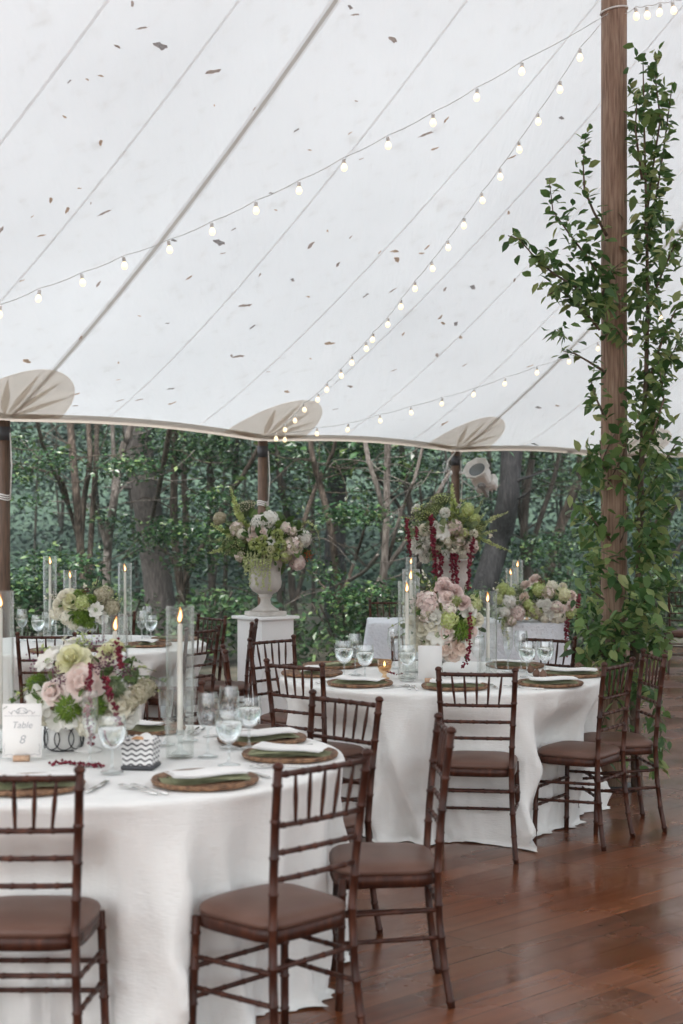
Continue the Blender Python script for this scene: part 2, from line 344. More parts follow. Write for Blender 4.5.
for ue, uu, vv in SEAM_PX:
    s = eave_s(ue); e = eave(s); best = None
    for th in np.linspace(-1.9, -.6, 261):
        dx, dy = math.cos(th), math.sin(th)
        for t in np.arange(.6, 7.5, .04):
            x = e.x+dx*t; y = e.y+dy*t; z = e.z+prof(t)
            if y < 1: break
            q = (x/y*F+U0-uu)**2+(YH-(z-CH)/y*F-vv)**2
            if best is None or q < best[0]: best = (q, th, t)
    SEAMS.append((s, best[1], best[2])); print('seam', ue, round(s, 3), round(best[1], 3), round(best[2], 2), round(math.sqrt(best[0]), 1))
ss = [q[0] for q in SEAMS]; th0 = [q[1] for q in SEAMS]
# smooth the fan of seam directions a little so the cloth stays taut
co = np.polyfit(ss, th0, 2)
def theta(s):
    sc = min(max(s, ss[0]-.3), ss[-1]+.6); return float(np.polyval(co, sc))*.35+float(np.interp(s, ss, th0))*.65
def roof(s, t):
    e = eave(s); th = theta(s); e.z -= .022*math.sin(PI*(s-math.floor(s))); p = e+Vector((math.cos(th)*t, math.sin(th)*t, prof(t)))
    # scallop: edge pulled in and up between the poles
    f = s-math.floor(s); w = math.sin(PI*f)
    p.z -= .075*w*(1-math.exp(-t*1.2)); return p
# sample grid for placing things against the cloth
GS = np.linspace(1.5, 8.0, 521); GT = np.linspace(.05, 7.4, 300)
GP = np.array([[tuple(roof(s, t)) for t in GT] for s in GS]); GU = GP[..., 0]/np.maximum(GP[..., 1], .5)*F+U0; GV = YH-(GP[..., 2]-CH)/np.maximum(GP[..., 1], .5)*F
def roof_hit(u, v):
    q = (GU-u)**2+(GV-v)**2+np.where(GP[..., 1] < 2, 1e9, 0); k = np.unravel_index(np.argmin(q), q.shape); return GS[k[0]], GT[k[1]]
def roof_n(s, t):
    a = roof(s+.01, t)-roof(s-.01, t); b = roof(s, t+.02)-roof(s, t-.02); n = a.cross(b).normalized()
    return n if n.z < 0 else -n                     # points down, under the cloth

tent = empty('tent_canopy', (0, 0, 0), 0, 'white sailcloth tent roof with beige patches over the tables', 'tent')
def _tent():
    mb = MB(); S = np.arange(0, 8.9999, .05); T = list(np.arange(0, TEND, .38)); ns, nt = len(S), len(T)
    mb.add([roof(s, t) for s in S for t in T], [(i*nt+j, i*nt+j+1, (i+1)*nt+j+1, (i+1)*nt+j) for i in range(ns-1) for j in range(nt-1)])
    mb.build('canvas', M_canvas, tent)
    def strip(s, w, off, t0, t1, name, m):
        q = MB(); vs = []; tl = np.arange(t0, t1, .25)
        for t in tl:
            p = roof(s, t); n = roof_n(s, t); d = (roof(s, t+.05)-p).normalized(); sd = d.cross(n).normalized()
            vs += [p+n*off-sd*w/2, p+n*off+sd*w/2]
        q.add(vs, [(2*i, 2*i+1, 2*i+3, 2*i+2) for i in range(len(tl)-1)]); q.build(name, m, tent)
    s0 = [q[0] for q in SEAMS]
    extra = [s0[0]-.35, s0[0]-.7, s0[-1]+.4, s0[-1]+.75, s0[-1]+1.1]
    for i, s in enumerate(s0+extra):
        if i in (2, 8): strip(s, .075, .004, .02, 7.5, 'webbing', M_seam); strip(s, .03, .007, .02, 7.5, 'webbing', M_web)
        else: strip(s, .022, .004, .0, 7.5, 'seam', M_seam)
    # hem and scallop edge
    q = MB(); S2 = np.arange(0, 8.96, .05); vs = []
    for s in S2:
        p = roof(s, 0); n = Vector((math.cos(theta(s)), math.sin(theta(s)), 0)); vs += [p+n*.10+Vector((0, 0, .02)), p+Vector((0, 0, -.012)), p-n*.015+Vector((0, 0, -.036)), p-n*.02+Vector((0, 0, .01))]
    q.add(vs, [(4*i+j, 4*i+j+1, 4*i+5+j, 4*i+4+j) for i in range(len(S2)-1) for j in range(3)]); q.build('hem', M_hem, tent)
    # reinforcement patches with dart shaped rays
    for k in range(2, 8):
        c0 = theta(k); base = roof(k, .0)
        R0 = .57; q = MB(); nA = 40
        def pt(an, r, off):
            # an measured along the eave; r in metres
            seg = 3.15; s = k+math.cos(an)*r/seg; t = max(0.004, math.sin(an)*r*1.55); p = roof(s, t)
            return p+roof_n(s, max(t, .05))*off
        rr = [0, .25, .5, .75, 1]
        vs = []; 
        for a in range(nA+1):
            for r in rr: vs.append(pt(PI*a/nA, R0*r, .010))
        L = len(rr); q.add(vs, [(a*L+j, a*L+j+1, (a+1)*L+j+1, (a+1)*L+j) for a in range(nA) for j in range(L-1)], 0)
        for an in (.10, .62, 1.15, PI/2+.12, 2.2, PI-.12):
            wd = .12; v2 = []
            for r in (0.12, .3, .45, .6, .75, .93):
                hw = wd*min(1.0, (.95-r)*2.4)*(.35+.65*min(1, r/.4))/max(r, .25)*.55
                v2 += [pt(min(max(an-hw, .0), PI), R0*r, .016), pt(min(max(an+hw, 0), PI), R0*r, .016)]
            q.add(v2, [(2*i, 2*i+1, 2*i+3, 2*i+2) for i in range(5)], 1)
        q.build('corner_patch', [M_patch, M_ray], tent)
_tent()

# fallen leaves stuck to the cloth
LEAF_PX = [(132,3,1),(140,27,1.2),(116,44,1),(159,43,2.2),(212,71,2),(68,78,.7),(87,77,.6),(101,76,.8),(62,116,.8),(100,142,1.2),(212,105,.5),(253,108,.6),(294,129,.8),(308,150,.6),(51,198,1.1),(78,188,.6),(65,209,1.2),(41,234,1),(1,229,1.2),(30,216,.5),(105,213,1.5),(90,201,.5),(271,192,.8),(276,211,.6),(233,228,.7),(217,241,2),(174,240,1),(223,253,.7),(188,277,.9),(98,284,1.2),(20,279,.7),(260,275,.7),(293,280,1),(311,243,1.5),(339,264,1.1),(326,229,.6),(307,295,.7),(349,6,1),(354,15,1),(393,37,1.6),(351,132,.6),(356,101,.6),(426,134,1.6),(446,120,1),(434,149,1),(560,117,1.1),(512,156,1.1),(360,157,.6),(350,235,.7),(395,251,1.3),(396,258,1.5),(380,252,.7),(421,252,.9),(427,246,.9),(364,295,1),(391,289,1.1),(444,288,1),(472,286,1.4),(507,212,.9),(81,336,1),(28,360,1.7),(76,393,1.1),(75,406,.8),(118,363,.6),(118,379,.6),(120,400,1),(139,399,1),(171,388,1),(172,403,1.1),(238,357,1.6),(231,354,.8),(252,326,1),(245,303,1.7),(330,342,1.7),(267,371,.6),(288,391,1.2),(140,315,.6),(168,323,.6),(311,359,.6),(440,316,1),(443,323,1),(455,324,1.2),(461,336,1),(403,333,.8),(437,354,1.1),(350,387,1.1),(394,370,.7),(335,409,.8),(445,423,1.3),(537,407,1.2),(530,365,.8),(557,406,.8),(464,365,.8),(515,280,.9)]
def _fallen():
    ms = [cloth_trans('dead_leaf', c, c, .62) for c in ((.50, .42, .38), (.58, .44, .34), (.42, .39, .38))]
    protos = []
    for k in range(5):
        mb = MB(); n = 14; vs = [(0, 0, 0)]
        for i in range(n):
            a = 2*PI*i/n; r = (.55+.45*abs(math.cos(a)))*(1+random.uniform(-.3, .25)); vs.append((r*math.cos(a)*1.25, r*math.sin(a)*.6, random.uniform(-.03, .10)))
        fs = [(0, 1+i, 1+(i+1) % n) for i in range(n)]
        if k % 2: vs += [(1.1, 0, .05), (1.75, .06, .08), (1.75, .12, .08)]; fs.append((n+1, n+2, n+3))
        mb.add(vs, fs); protos.append(mb.mesh('fallen_leaf', ms[k % 3], False))
    for u, v, sz in LEAF_PX:
        s, t = roof_hit(u, v); p = roof(s, t); n = roof_n(s, t)
        q = n.to_track_quat('Z', 'Y') @ Quaternion((0, 0, 1), random.uniform(0, 6.28))
        r = sz*4.0*p.y/F; o = link('fallen_leaf', random.choice(protos), None, p+n*.006, q, (r, r, r))
        tag(o, 'wet brown fallen leaf stuck to the white tent canvas', 'leaf', 'fallen leaves stuck to the tent canvas')
_fallen()

# poles
def side_pole(k, label):
    x, y = POLES[k]; o = empty('tent_pole', (x, y, 0), 0, label, 'tent pole', 'wooden side poles of the tent')
    h = PZ[k]-.03
    mb = MB(); tube(mb, [(0, 0, -.1), (0, 0, h*.5), (0, 0, h)], .05, 14); mb.build('shaft', M_wood_side, o)
    mb = MB(); tube(mb, [(0, 0, h-.16), (0, 0, h-.05)], .054, 14); mb.build('collar', M_iron, o)
    mb = MB(); zz = .74*h
    for j in range(3): tube(mb, [(.053*math.cos(a), .053*math.sin(a), zz+j*.018+.008*math.sin(2*a)) for a in np.linspace(0, 2*PI, 17)], .006, 6)
    tube(mb, [(.055, -.02, h-.1), (.07, -.03, h*.85), (.056, -.02, zz)], .006, 6); mb.build('rope_tie', M_sock, o)
    return o
side_pole(3, 'wooden side pole behind the dried candle cylinders at the picture edge') ['label'] = 'wooden side pole at the picture edge, next to the forked myrtle trunks'
side_pole(4, 'wooden side pole rising behind the stone urn with hanging green blooms')
side_pole(5, 'wooden side pole carrying the white stage lamp')
pole = empty('center_pole', (1.648, 8.6, 0), math.radians(12), 'thick brown timber centre pole wrapped in leafy vine', 'tent pole')
def _pole():
    mb = MB(); n = 20; zs = np.linspace(0, 5.35, 30)
    tube(mb, [(0, 0, z) for z in zs], [.080-.003*z/5 for z in zs], n); mb.build('shaft', M_wood_pole, pole)
    mb = MB(); tube(mb, [(.081*math.cos(a), .081*math.sin(a), 4.70+.015*math.cos(a)) for a in np.linspace(0, 2*PI, 25)], .007, 6)
    mb.build('white_strap', M_white, pole)
    mb = MB(); box(mb, (0, 0, -.0+.012), (.24, .24, .024), bev=.004); mb.build('base_plate', M_iron, pole)
_pole()

# ------------------------------------------------------------------ string lights
def bulb_mesh():
    mb = MB(); lathe(mb, [(.0, -.062), (.010, -.060), (.019, -.050), (.0225, -.037), (.020, -.024), (.013, -.012), (.010, -.004)], 12, 0)
    return mb.mesh('bulb', M_bulb)
BULB = bulb_mesh()
mb = MB(); lathe(mb, [(.009, -.008), (.012, -.004), (.012, .022), (.007, .028)], 10); SOCK = mb.mesh('socket', M_sock)
def string(pxs, a, b, label, first=None, last=None):
    """bulbs at pixel rows along the plan line a-b (metres)"""
    ax, ay = a; bx, by = b; root = empty('string_lights', (ax, ay, 2.5), 0, label, 'string lights', 'string lights under the tent')
    pts = []
    for u, v in pxs:
        k = (u-U0)/F; den = (bx-ax)-k*(by-ay); s = (k*ay-ax)/den; x = ax+(bx-ax)*s; y = ay+(by-ay)*s
        pts.append(Vector((x, y, CH-(v-YH)*y/F)))
    o0 = Vector((ax, ay, 2.5))
    cordp = [p+Vector((0, 0, .065)) for p in pts]
    if first: cordp.insert(0, Vector(first))
    if last: cordp.append(Vector(last))
    fine = []
    for i in range(len(cordp)-1):
        for j in range(3):
            f = j/3; q = cordp[i].lerp(cordp[i+1], f); q.z -= .010*math.sin(PI*f); fine.append(q-o0)
    fine.append(cordp[-1]-o0)
    mb = MB(); tube(mb, fine, .0019, 5); mb.build('cord', M_cord, root)
    for p in pts:
        b_ = link('bulb', BULB, root, p-o0+Vector((0, 0, .032)), (random.uniform(-.15, .15), random.uniform(-.15, .15), 0), .88)
        link('socket', SOCK, b_, (0, 0, 0))
S1 = [(522,72),(477,98),(433,123),(388,146),(344,168),(299,191),(256,211),(212,232),(169,250),(124,266),(82,283),(39,299),(0,315),(-40,330),(-82,345)]
S2 = [(580,58),(560,90),(538,122),(519,150),(500,177),(482,201),(464,226),(448,248),(432,269),(415,289),(401,307),(388,325),(373,340),(366,349),(352,363),(341,376),(327,390),(318,400),(304,410),(295,421),(285,430),(276,439)]
S3 = [(285,440),(317,434),(348,430),(380,421),(411,413),(442,404),(474,395),(505,384),(537,373),(569,362),(598,349),(630,333),(661,318),(692,302)]
S4 = [(636,17),(647,16),(660,13),(673,11),(688,8),(704,4)]
S5 = [(648,437),(673,415),(698,396)]
PT0 = (1.648, 8.6)
string(S1, (1.62, 8.52), (-4.6, 9.0), 'string of bulbs sagging across the canvas past the thick webbing strap', (1.60, 8.53, 4.66))
string(S2, (1.62, 8.52), (-.775, 13.9), 'string of bulbs running down from the centre pole to the pole behind the urn', (1.60, 8.53, 4.66), (-.775, 13.93, 2.47))
string(S3, (-.775, 13.9), (6.5, 13.5), 'string of bulbs sweeping from the urn side pole past the stage lamp', (-.775, 13.93, 2.47))
string(S4, (1.70, 8.55), (8, 9.0), 'short string of bulbs leaving the strap of the timber centre pole', (1.70, 8.53, 4.66))
string(S5, (3.45, 17.9), (9.0, 14.5), 'string of bulbs behind the leafy vine, low by the eave', (3.45, 17.9, 2.46))

# ------------------------------------------------------------------ chairs
def bamboo(mb, pts, r, n=8, step=.105, bump=1.22, phase=.05):
    """tube with turned rings along a poly-line"""
    pts = [Vector(p) for p in pts]; L = [0]
    for i in range(1, len(pts)): L.append(L[-1]+(pts[i]-pts[i-1]).length)
    def at(d):
        for i in range(1, len(pts)):
            if d <= L[i] or i == len(pts)-1: return pts[i-1].lerp(pts[i], (d-L[i-1])/max(L[i]-L[i-1], 1e-6))
    ds = {0.0: 1.0, L[-1]: 1.0}
    for d in L[1:-1]: ds[d] = 1.0
    d = phase
    while d < L[-1]-.02:
        ds[d-.006] = 1.0; ds[d-.003] = bump; ds[d+.003] = bump; ds[d+.006] = 1.0; d += step
    ks = sorted(ds); tube(mb, [at(k) for k in ks], [r*ds[k] for k in ks], n)
POST = lambda s: [(s*.180, -.212, .905), (s*.174, -.194, .76), (s*.166, -.178, .60), (s*.160, -.168, .44), (s*.164, -.174, .28), (s*.174, -.191, .12), (s*.184, -.212, 0)]
def post_at(s, z):
    p = POST(s)
    for i in range(len(p)-1):
        if p[i][2] >= z >= p[i+1][2]:
            f = (p[i][2]-z)/(p[i][2]-p[i+1][2]); return Vector(p[i]).lerp(Vector(p[i+1]), f)
    return Vector(p[0])
def FLEG(s, z): return Vector((s*(.178+.014*(1-z/.42)), .146+.012*(1-z/.42), z))
def make_chair():
    t = empty('chiavari_chair')
    def part(nm, fn, m=M_chair, smooth=True):
        mb = MB(); fn(mb); return mb.build(nm, m, t, smooth)
    for s in (-1, 1):
        def f(mb, s=s):
            bamboo(mb, POST(s), .0128)
            lathe(mb, [(.0135, -.004), (.0165, .0), (.0165, .006), (.013, .012), (.006, .016), (.0, .017)], 10, 0, (s*.180, -.212, .905))
        part('back_post', f)
        part('leg', lambda mb, s=s: bamboo(mb, [FLEG(s, .425), FLEG(s, 0)], .0128))
    for z in (.885, .738, .660, .582):
        def f(mb, z=z):
            a, b = post_at(-1, z), post_at(1, z); m_ = (a+b)/2+Vector((0, -.008, 0))
            bamboo(mb, [a, a.lerp(m_, .5)+Vector((0, -.003, 0)), m_, b.lerp(m_, .5)+Vector((0, -.003, 0)), b], .0082 if z < .88 else .0095, 7, .062, 1.22, .03)
        part('back_rail', f)
    for k in range(5):
        xt = -.118+.059*k; xb = xt*.86
        def f(mb, xt=xt, xb=xb):
            yt, yb = post_at(1, .885).y-.008, post_at(1, .738).y-.008
            p0, p1 = Vector((xt, yt, .885)), Vector((xb, yb, .738))
            tube(mb, [p0.lerp(p1, q) for q in (0, .2, .45, .55, .8, 1)], [.0045, .0055, .0072, .0072, .0055, .0045], 6)
        part('spindle', f)
    def outline(sc, n=40):
        out = []
        for i in range(n):
            a = 2*PI*i/n; c, s_ = math.cos(a), math.sin(a); e = .42
            x = math.copysign(abs(c)**e, c); y = math.copysign(abs(s_)**e, s_)
            w = .172+.018*(y+1)/2; out.append((x*w*sc, y*.170*sc-.004+(.014*(1-x*x) if y > 0 else 0)))
        return out
    def f(mb):
        n = 40; o1 = outline(1.0); vs = [(x, y, .398) for x, y in o1]+[(x, y, .432) for x, y in o1]+[(x*.95, y*.95, .436) for x, y in o1]
        mb.add(vs, [tuple(range(n-1, -1, -1))]+[(r*n+i, r*n+(i+1) % n, (r+1)*n+(i+1) % n, (r+1)*n+i) for r in range(2) for i in range(n)]+[tuple(2*n+i for i in range(n))])
    part('seat_frame', f)
    def f(mb):
        n = 40; o1 = outline(1.0); lv = [(.96, .433), (1.0, .437), (1.015, .446), (1.012, .450), (1.0, .453), (.985, .459), (.93, .466), (.80, .473), (.58, .478), (.30, .481)]; vs = []
        for k_, z in lv: vs += [(x*k_, y*k_, z) for x, y in o1]
        fs = [(r*n+i, r*n+(i+1) % n, (r+1)*n+(i+1) % n, (r+1)*n+i) for r in range(len(lv)-1) for i in range(n)]; fs.append(tuple((len(lv)-1)*n+i for i in range(n)))
        mb.add(vs, fs)
    part('seat_cushion', f, M_seatpad)
    for s in (-1, 1):
        for z in (.305, .215): part('stretcher', lambda mb, s=s, z=z: bamboo(mb, [FLEG(s, z), post_at(s, z+.012)], .0078, 7, .075, 1.2))
    for z in (.275, .185): part('stretcher', lambda mb, z=z: bamboo(mb, [FLEG(-1, z), FLEG(1, z)], .0078, 7, .075, 1.2))
    part('stretcher', lambda mb: bamboo(mb, [post_at(-1, .33), post_at(1, .33)], .0078, 7, .075, 1.2))
    return t
CHAIR0 = make_chair(); _used = [False]; CHAIRS = []
def chair(mid, face, label, table=None):
    f = Vector((face[0], face[1])).normalized(); o = CHAIR0 if not _used[0] else copy_tree(CHAIR0); _used[0] = True
    o.location = (mid[0]+f.x*.212, mid[1]+f.y*.212, 0); o.rotation_euler = (0, 0, math.atan2(f.y, f.x)-PI/2)
    tag(o, label, 'chair', 'dark wood chiavari chairs'); CHAIRS.append((mid, f, table)); return o
chair((-.90, 3.91), (0, 1), 'dark spindle-back chair cut by the picture edge, before the white number card', 1)
chair((-.050, 4.09), (-.71, .70), 'dark spindle-back chair with brown cushion set diagonally, largest whole seat in view', 1)
chair((.352, 4.85), (-1, -.05), 'dark chair seen side on in the gap between the two big round tables', 1)
chair((.015, 5.64), (-.68, -.73), 'dark chair angled away from the bread-basket table, its back against the next chair', 1)
chair((-.78, 6.10), (0.02, -1), 'dark chair behind the white anemone centrepiece, facing the viewer', 1)
chair((-.235, 7.03), (.62, .78), 'dark chair overlapped by another chair back, tucked under the peach-rose table', 2)
chair((-.645, 7.83), (.99, .12), 'dark chair seen edge on before the white pedestal, posts leaning outward', 2)
chair((-.42, 8.60), (.71, -.70), 'dark chair with its back against the white pedestal of the stone urn', 2)
chair((.635, 6.68), (.14, .99), 'dark chair seen straight from behind, mid-front of the peach-rose table', 2)
chair((1.38, 7.08), (-.83, .55), 'dark chair in three-quarter view beside the puddled cloth, before the ivy-covered pole', 2)
chair((1.66, 7.56), (-.99, -.10), 'dark chair closest to the foot of the ivy-covered centre pole', 2)
chair((1.27, 8.70), (-.62, -.78), 'dark chair with its back in front of the lace-covered head table', 2)
chair((.50, 8.98), (.02, -1), 'dark chair mostly hidden behind tall candle cylinders and peach roses', 2)
chair((-1.86, 8.95), (0.0, 1), 'dark chair seen from behind at the cream-and-green centrepiece table', 3)
chair((-.92, 9.46), (-.86, .51), 'dark chair in back three-quarter view beside the single candle cylinder', 3)
chair((-.62, 10.1), (-1, .03), 'dark chair seen edge on with its seat toward the table by the woods', 3)
chair((-.98, 10.75), (-.77, -.64), 'dark chair farthest back next to the white pedestal, facing the viewer', 3)
chair((-1.81, 11.2), (0, -1), 'dark chair behind the cream-and-green centrepiece, nearest the woods', 3)
chair((.44, 13.05), (0, -1), 'dark chair standing behind the lace-covered head table', 4)
chair((3.68, 15.2), (.12, .99), 'lone dark chair far off at the deck edge, past the vine', None)

# ------------------------------------------------------------------ tables and cloths
TC = {1: (-.87, 5.06), 2: (.54, 7.85), 3: (-1.83, 9.98)}; TR_ = .88; TZ = .76
def round_table(k, tlabel, clabel, seed, twist):
    cx, cy = TC[k]; r_ = random.Random(seed)
    t = empty('round_table', (cx, cy, 0), 0, tlabel, 'table', 'round banquet tables')
    mb = MB(); lathe(mb, [(0, .715), (.84, .715), (.85, .720), (.85, .742), (.84, .747), (0, .747)], 48, 0, caps=False); mb.build('tabletop', M_bark_mid, t)
    for a in (PI/4, 3*PI/4, 5*PI/4, 7*PI/4):
        mb = MB(); tube(mb, [(.42*math.cos(a), .42*math.sin(a), .715), (.46*math.cos(a), .46*math.sin(a), 0)], .016, 8); mb.build('leg', M_iron, t)
    ph = [(n, r_.uniform(0, 6.28), a) for n, a in ((5, .35), (9, .6), (14, .5), (23, .34), (31, .2))]
    def fold(an, z):
        q = 0
        for n, p, a in ph:
            w_ = n*(an+twist*(TZ-z)*math.sin(n))+p; q += a*(math.sin(w_) if n < 8 else .5-2.0*abs(math.sin(w_/2))**.8+.75)
        return q
    chs = []
    for mid, f, tb in CHAIRS:
        if tb == k:
            d = Vector((mid[0]-cx, mid[1]-cy)); rf = -(d.dot(f))-.212-.182   # distance of seat front edge from the table centre along facing
            chs.append((d, f, rf))
    N = 288; vs = []; rings = []
    tops = [0, .2, .4, .6, .75, .83, .865]
    for r in tops: rings.append([(r*math.cos(2*PI*j/N), r*math.sin(2*PI*j/N), TZ+.0012*math.sin(7*j*.0218*r+seed)) for j in range(N)])
    rings.append([(TR_*.998*math.cos(2*PI*j/N), TR_*.998*math.sin(2*PI*j/N), TZ-.004) for j in range(N)])
    rings.append([(TR_*1.003*math.cos(2*PI*j/N), TR_*1.003*math.sin(2*PI*j/N), TZ-.014) for j in range(N)])
    zs = list(np.linspace(TZ-.03, .03, 26))+[.012, .006, .005]
    for i, z in enumerate(zs):
        ring = []
        for j in range(N):
            a = 2*PI*j/N; g = (TZ-max(z, 0))/TZ
            r = TR_+.004-.05*g**.7+.115*(g**.95)*fold(a, z)+.02*g*math.sin(3*a+seed)
            lim = 9
            px, py = r*math.cos(a), r*math.sin(a)
            for d, f, rf in chs:
                lat = abs((px-d.x)*f.y-(py-d.y)*f.x); back = -(px*f.x+py*f.y)
                if back > 0 and lat < .5:
                    L_ = max(rf-.012, .52)+max(0, lat-.20)**1.15*3.6
                    fwd = back
                    if fwd > L_:
                        bl = min(1, max(0, (.70-z)/.20)); bl = bl*bl*(3-2*bl); r2 = r*(L_/fwd); r = r*(1-bl)+(r2+.050*g*min(1.0, fold(a, z)))*bl; px, py = r*math.cos(a), r*math.sin(a)
            zz = z
            if z < .02:                                  # puddle on the deck
                e = (0, .018, .034)[len(zs)-1-i if False else i-(len(zs)-3)]
                r += e*(.6+.4*math.sin(5*a+seed)+.4*fold(a, 0)); zz = max(.004, .012+.004*math.sin(23*a+seed*2)-e*.2)
            ring.append((r*math.cos(a), r*math.sin(a), zz))
        rings.append(ring)
    mb = MB(); vs = [p for r in rings for p in r]; K = len(rings)
    mb.add(vs, [(i*N+j, i*N+(j+1) % N, (i+1)*N+(j+1) % N, (i+1)*N+j) for i in range(K-1) for j in range(N)])
    o = mb.build('tablecloth', M_linen); o.location = (cx, cy, 0)
    tag(o, clabel, 'tablecloth', 'white floor-length tablecloths')
round_table(1, 'round banquet table under white cloth set with bread basket and number card', 'white linen floor-length cloth under the bread basket', 3, .25)
round_table(2, 'round banquet table under white cloth set with the peach-rose centrepiece', 'white linen cloth puddling on the deck under the peach-rose centrepiece', 11, .5)
round_table(3, 'round banquet table under white cloth nearest the woods', 'white linen cloth under the cream-and-green centrepiece near the woods', 5, .25)
def head_table():
    x0, x1, y0, y1, Z = .235, 1.93, 12.2, 12.95, .76
    t = empty('head_table', ((x0+x1)/2, (y0+y1)/2, 0), 0, 'rectangular head table under pale lace cloth', 'table')
    mb = MB(); box(mb, (0, 0, .735), (x1-x0-.04, y1-y0-.04, .025), bev=.004); mb.build('tabletop', M_bark_mid, t)
    for sx in (-1, 1):
        for sy in (-1, 1): mb = MB(); tube(mb, [(sx*.75, sy*.3, .72), (sx*.76, sy*.31, 0)], .016, 8); mb.build('leg', M_iron, t)
    per = []; hx, hy, rc = (x1-x0)/2, (y1-y0)/2, .035
    def seg(ax, ay, bx, by, n):
        for i in range(n): f = i/n; per.append((ax+(bx-ax)*f, ay+(by-ay)*f))
    seg(-hx, -hy, hx, -hy, 70); seg(hx, -hy, hx, hy, 36); seg(hx, hy, -hx, hy, 70); seg(-hx, hy, -hx, -hy, 36)
    N = len(per); rings = [[(x*q, y*q, Z) for x, y in per] for q in (0, .5, .985)]+[[(x, y, Z-.006) for x, y in per]]
    for z in np.linspace(Z-.02, .01, 16):
        g = (Z-z)/Z; ring = []
        for j, (x, y) in enumerate(per):
            cr = max(0, 1-min(abs(abs(x)-hx)+abs(abs(y)-hy), .25)/.25); w = 1+g*(.03+.035*math.sin(j*.55)*1+.11*cr)/max(abs(x), abs(y), .4)*1.0
            ring.append((x+math.copysign(1, x)*(abs(x) > hx-.02)*g*(.03+.02*math.sin(j*.6))+.10*cr*g*math.copysign(1, x), y+math.copysign(1, y)*(abs(y) > hy-.02)*g*(.03+.022*math.sin(j*.5))+.06*cr*g*math.copysign(1, y), z))
        rings.append(ring)
    mb = MB(); mb.add([p for r in rings for p in r], [(i*N+j, i*N+(j+1) % N, (i+1)*N+(j+1) % N, (i+1)*N+j) for i in range(len(rings)-1) for j in range(N)])
    o = mb.build('tablecloth', M_lace); o.location = ((x0+x1)/2, (y0+y1)/2, 0); tag(o, 'pale lace cloth, tinted blue for shade, draped to the deck over the head table', 'tablecloth')
head_table()

# ------------------------------------------------------------------ tableware
def goblet_meshes():
    G = {}
    def gl(nm, bowl, h, foot=.034, stem0=.006):
        mb = MB(); prof_ = [(.0, .002), (foot, .002), (foot, .004), (foot*.5, .007), (.006, .014), (.0045, .03)]+[(.0045, stem0)]+bowl
        lathe(mb, prof_, 20, caps=False); return mb.mesh(nm, M_gob)
    G['water'] = gl('water_goblet', [(.012, .072), (.030, .085), (.041, .11), (.044, .135), (.042, .16), (.039, .178)], .178, .036, .068)
    G['wine'] = gl('wine_glass', [(.010, .092), (.026, .105), (.035, .128), (.037, .155), (.034, .185), (.030, .212)], .212, .034, .088)
    G['flute'] = gl('champagne_flute', [(.008, .085), (.016, .10), (.024, .14), (.026, .18), (.025, .215), (.023, .235)], .235, .032, .082)
    mb = MB(); lathe(mb, [(0, .0745), (.026, .084), (.039, .11), (.042, .134), (.0415, .142), (0, .1425)], 20, caps=False); G['fill'] = mb.mesh('water', M_water)
    return G
G_ = goblet_meshes(); GN = dict(water='water_goblet', wine='wine_glass', flute='champagne_flute'); GC = dict(water='goblet', wine='wine glass', flute='flute')
def glass(kind, u, v, label, sc=1.0):
    p = onz(u, v, TZ+.004); o = link(GN[kind], G_[kind], None, p, (0, 0, random.uniform(0, 6)), sc*1.08)
    tag(o, label, GC[kind], 'stemmed glasses on the tables')
    if kind == 'water': link('water', G_['fill'], o)
glass('water', 229, 766, 'stemmed water goblet foremost of the four glasses beside the spare candle-side charger')
glass('wine', 208, 757, 'slim stemmed glass beside the foot of the lone tall candle on the bread-basket table')
glass('wine', 229, 748, 'tallest stemmed glass rising behind the foremost water goblet')
glass('water', 249, 749, 'half-full goblet closest to the napkin charger at the cloth rim')
glass('flute', 166, 745, 'flute standing just before the candle cylinder beside the bread basket')
glass('flute', 189, 741, 'flute half hidden by the candle cylinder beyond the bread basket')
glass('water', 112, 773, 'frosty water goblet in front of the hanging burgundy amaranth')
glass('flute', 90, 765, 'slim flute between number card and frosty goblet')
glass('water', 344, 679, 'water goblet by the charger and amber votive, tallest of its trio', 1.08)
glass('wine', 355, 675, 'wine glass behind the goblet trio near the amber votive')
glass('water', 365, 681, 'low water glass just beside the amber votive')
glass('water', 407, 681, 'water goblet in front of the paired candle cylinders')
glass('wine', 394, 668, 'thin wine glass behind the amber votive')
glass('wine', 478, 676, 'wine glass between peach roses and the candle by the trailing greens')
glass('water', 527, 677, 'clear goblet before the chair at the lace head table')
glass('wine', 521, 671, 'wine glass behind the clear goblet, before the lace head table')
glass('water', 545, 676, 'goblet with brown figs at its foot')
glass('flute', 508, 672, 'flute beside the charger under the trailing greens')
glass('water', 38, 642, 'goblet behind the spindle-back chair at the table by the woods')
glass('wine', 22, 641, 'wine glass nearest the picture edge on the table by the woods')
glass('water', 48, 638, 'goblet below the taller candle on the table by the woods')
glass('water', 92, 643, 'goblet before the cream-and-green centrepiece by the woods')
glass('wine', 68, 640, 'wine glass in the shade of the cream-and-green centrepiece')
glass('wine', 142, 643, 'wine glass next to the dark chair by the woods, first of its trio')
glass('water', 151, 642, 'goblet in the middle of the trio near the woods')
glass('wine', 147, 637, 'wine glass at the back of the trio near the woods')

